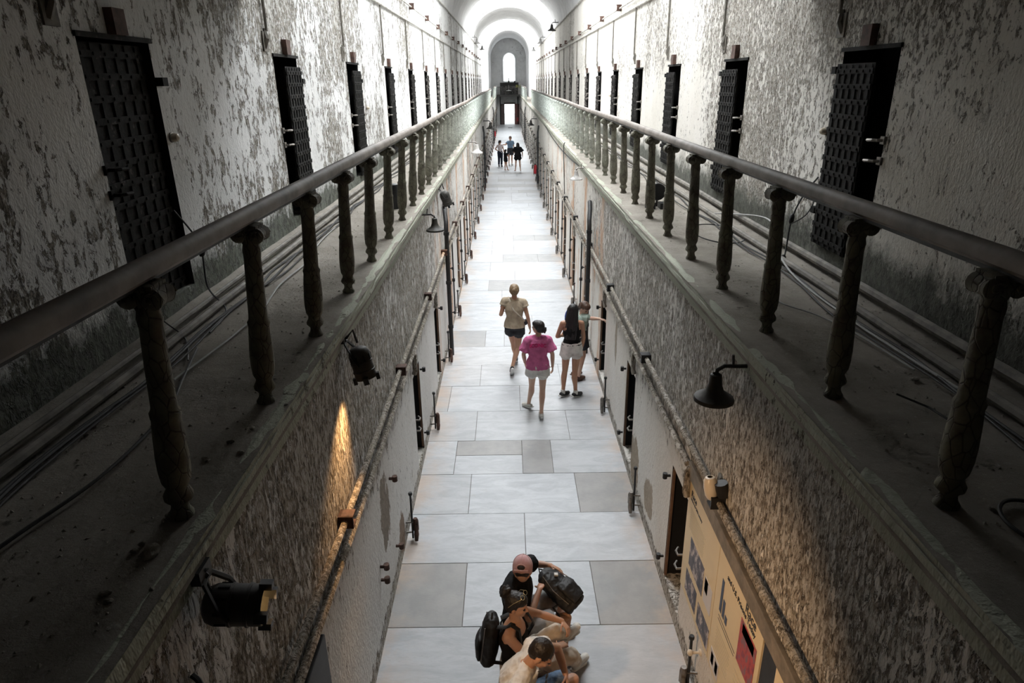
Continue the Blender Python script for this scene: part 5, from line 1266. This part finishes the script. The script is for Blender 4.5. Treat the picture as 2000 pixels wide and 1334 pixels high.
# F woman with the bun
J = dict(pel=V((-.0, 4.20, .555)), chest=V((-.01, 4.23, .84)), neck=V((.01, 4.23, 1.01)), head=V((.025, 4.235, 1.140)), f=V((.90, -.34, -.10)), up=V((.1, 0, 1)), sL=V((.055, 4.375, .955)), sR=V((-.05, 4.085, .955)),
         eL=V((.22, 4.49, .80)), wL=V((.415, 4.47, .735)), eR=V((.14, 4.04, .72)), wR=V((.36, 4.25, .665)), hL=V((.05, 4.29, .545)), hR=V((.05, 4.12, .545)), kL=V((.36, 4.46, .625)), kR=V((.48, 4.32, .50)), aL=V((.50, 4.70, .38)), aR=V((.575, 4.62, .10)), tL=V((.59, 4.81, .345)), tR=V((.67, 4.74, .045)),
         dL=V((.55, -.75, -.35)), nL=V((-.3, -.3, -.8)), thL=V((-.8, -.4, .1)), dR=V((.7, .65, -.15)), nR=V((.0, .1, -1)), thR=V((-.4, .9, .1)), curlL=.45, curlR=.4, bu=.095, bf=.115, br=-.0)
r = fig('seated person with a dark bun, black vest and beige trousers, hands over one knee', J, m_sk1, .95, True, .006)
top(J, c_black, r, .95, .010, 0, .02, strap=True, vox=.006, wr=.002); bottom(J, c_stone, r, .95, 1.74, .013, kind='trousers', name='trousers', vox=.008, wr=.006); hair(J, 'bun', h_dark, r, .95, .005)
for s in 'LR': shoe(J['a' + s], J['t' + s], s_white, s_sole, r, .95)
f, u, rr = headframe(J); H = J['head']; sg = thing('sunglasses', 'thin framed sunglasses pushed up on the head of the person with the bun', 'sunglasses', (H.x, H.y, 0))
mb = MB()
for q in (-1, 1):
    cc = H + u * .120 + f * .046 + rr * .032 * q; mb.tube([cc + rr * .024 * math.cos(x) + (f * .75 - u * .45) * .020 * math.sin(x) for x in [2 * PI * i / 12 for i in range(12)]], .0022, 5, closed=True)
    mb.tube([cc + rr * .024 * q, H + u * .08 + rr * .088 * q - f * .01, H + u * .02 + rr * .082 * q - f * .05], .002, 5)
pinv(mb.build('frame', simple('gold wire', (.7, .6, .35), .3, .8, bump=0), None, smooth=True), sg)
t, a, n, s_ = backpack('black backpack worn by the seated person with the dark bun', (-.205, 4.24, .80), (.10, 0, 1), (-1, .05, .05), .44, .27, .15, c_nyl)
mb = MB()
for q, sh in ((1, J['sL']), (-1, J['sR'])):
    side = V((.05, .14, 0)) * q
    mb.tube([V((-.13, 4.24, .955)) + side * .35, lerp(J['neck'], sh, .55) + V((-.045, 0, .01)), lerp(J['neck'], sh, .60) + V((-.0, 0, .045)), lerp(J['neck'], sh, .66) + V((.07, 0, -.0)), J['chest'] + side + V((.125, 0, -.02)), J['chest'] + side * 1.1 + V((.06, 0, -.17)), V((-.13, 4.24, .66)) + side * .9], .024, 8, flat=.3)
pinv(mb.build('shoulder_strap', c_nyl, None, smooth=True), t)
mb = MB().box((-.245, 4.14, .575), (-.225, 4.19, .62)); pinv(mb.build('yellow_tag', simple('yellow tag', (.65, .38, .05), .6), None, bevel=.003), t)

# G man in the white T-shirt
J = dict(pel=V((-.01, 3.72, .56)), chest=V((.02, 3.78, .86)), neck=V((.11, 3.76, 1.02)), head=V((.20, 3.745, 1.135)), f=V((.78, -.28, -.62)), up=V((.6, 0, 1)), sL=V((.135, 3.965, .975)), sR=V((-.0, 3.555, .965)),
         eL=V((.345, 4.10, .82)), wL=V((.405, 3.98, .665)), eR=V((.20, 3.46, .74)), wR=V((.36, 3.66, .66)), hL=V((.05, 3.83, .55)), hR=V((.05, 3.64, .55)), kL=V((.475, 4.05, .525)), kR=V((.49, 3.70, .53)), aL=V((.44, 4.04, .10)), aR=V((.50, 3.70, .10)), tL=V((.58, 4.06, .04)), tR=V((.64, 3.70, .04)),
         dL=V((.15, -.8, -.45)), nL=V((-.75, -.3, -.4)), thL=V((.5, -.2, .7)), dR=V((.6, .7, -.1)), nR=V((0, .2, -1)), thR=V((-.6, .6, .2)), curlL=.65, curlR=.5)
r = fig('seated person with short dark hair in a white T-shirt holding a phone', J, m_sk1, 1.03, False, .006)
top(J, cloth('white jersey', (.78, .76, .72)), r, 1.04, .020, .50, .03, False, .006, .060, wr=.005); bottom(J, cloth('blue patterned shorts', (.16, .24, .36), .4), r, 1.03, .80, .022, .088, vox=.008); hair(J, 'short', h_dark, r, 1.0, .005)
for s in 'LR': shoe(J['a' + s], J['t' + s], s_black, s_sole, r, 1.03)
ph = thing('phone', 'phone in a black case held by the seated person in white', 'phone', (.43, 3.83, .60)); MB().box((-.036, -.075, -.005), (.036, .075, .004)).build('case', m_black, ph, bevel=.003)
MB().box((-.032, -.070, .004), (.032, .070, .0055)).build('screen', simple('phone glass', (.45, .42, .40), .15, bump=0), ph); ph.rotation_euler = (.5, -.3, .35)
sg = thing('sunglasses', 'dark sunglasses hooked in the collar of the white T-shirt', 'sunglasses', (.235, 3.70, .93)); sg.rotation_euler = (0, .5, -.2)
for q in (-1, 1): MB().ell((0, .03 * q, 0), (.006, .026, .020)).build('lens', m_black, sg, smooth=True)
MB().tube([(0, -.008, 0), (0, .008, 0)], .003, 5).tube([(0, .05, .01), (-.05, .03, .03), (-.08, .02, .0)], .003, 5).build('frame', m_black, sg)
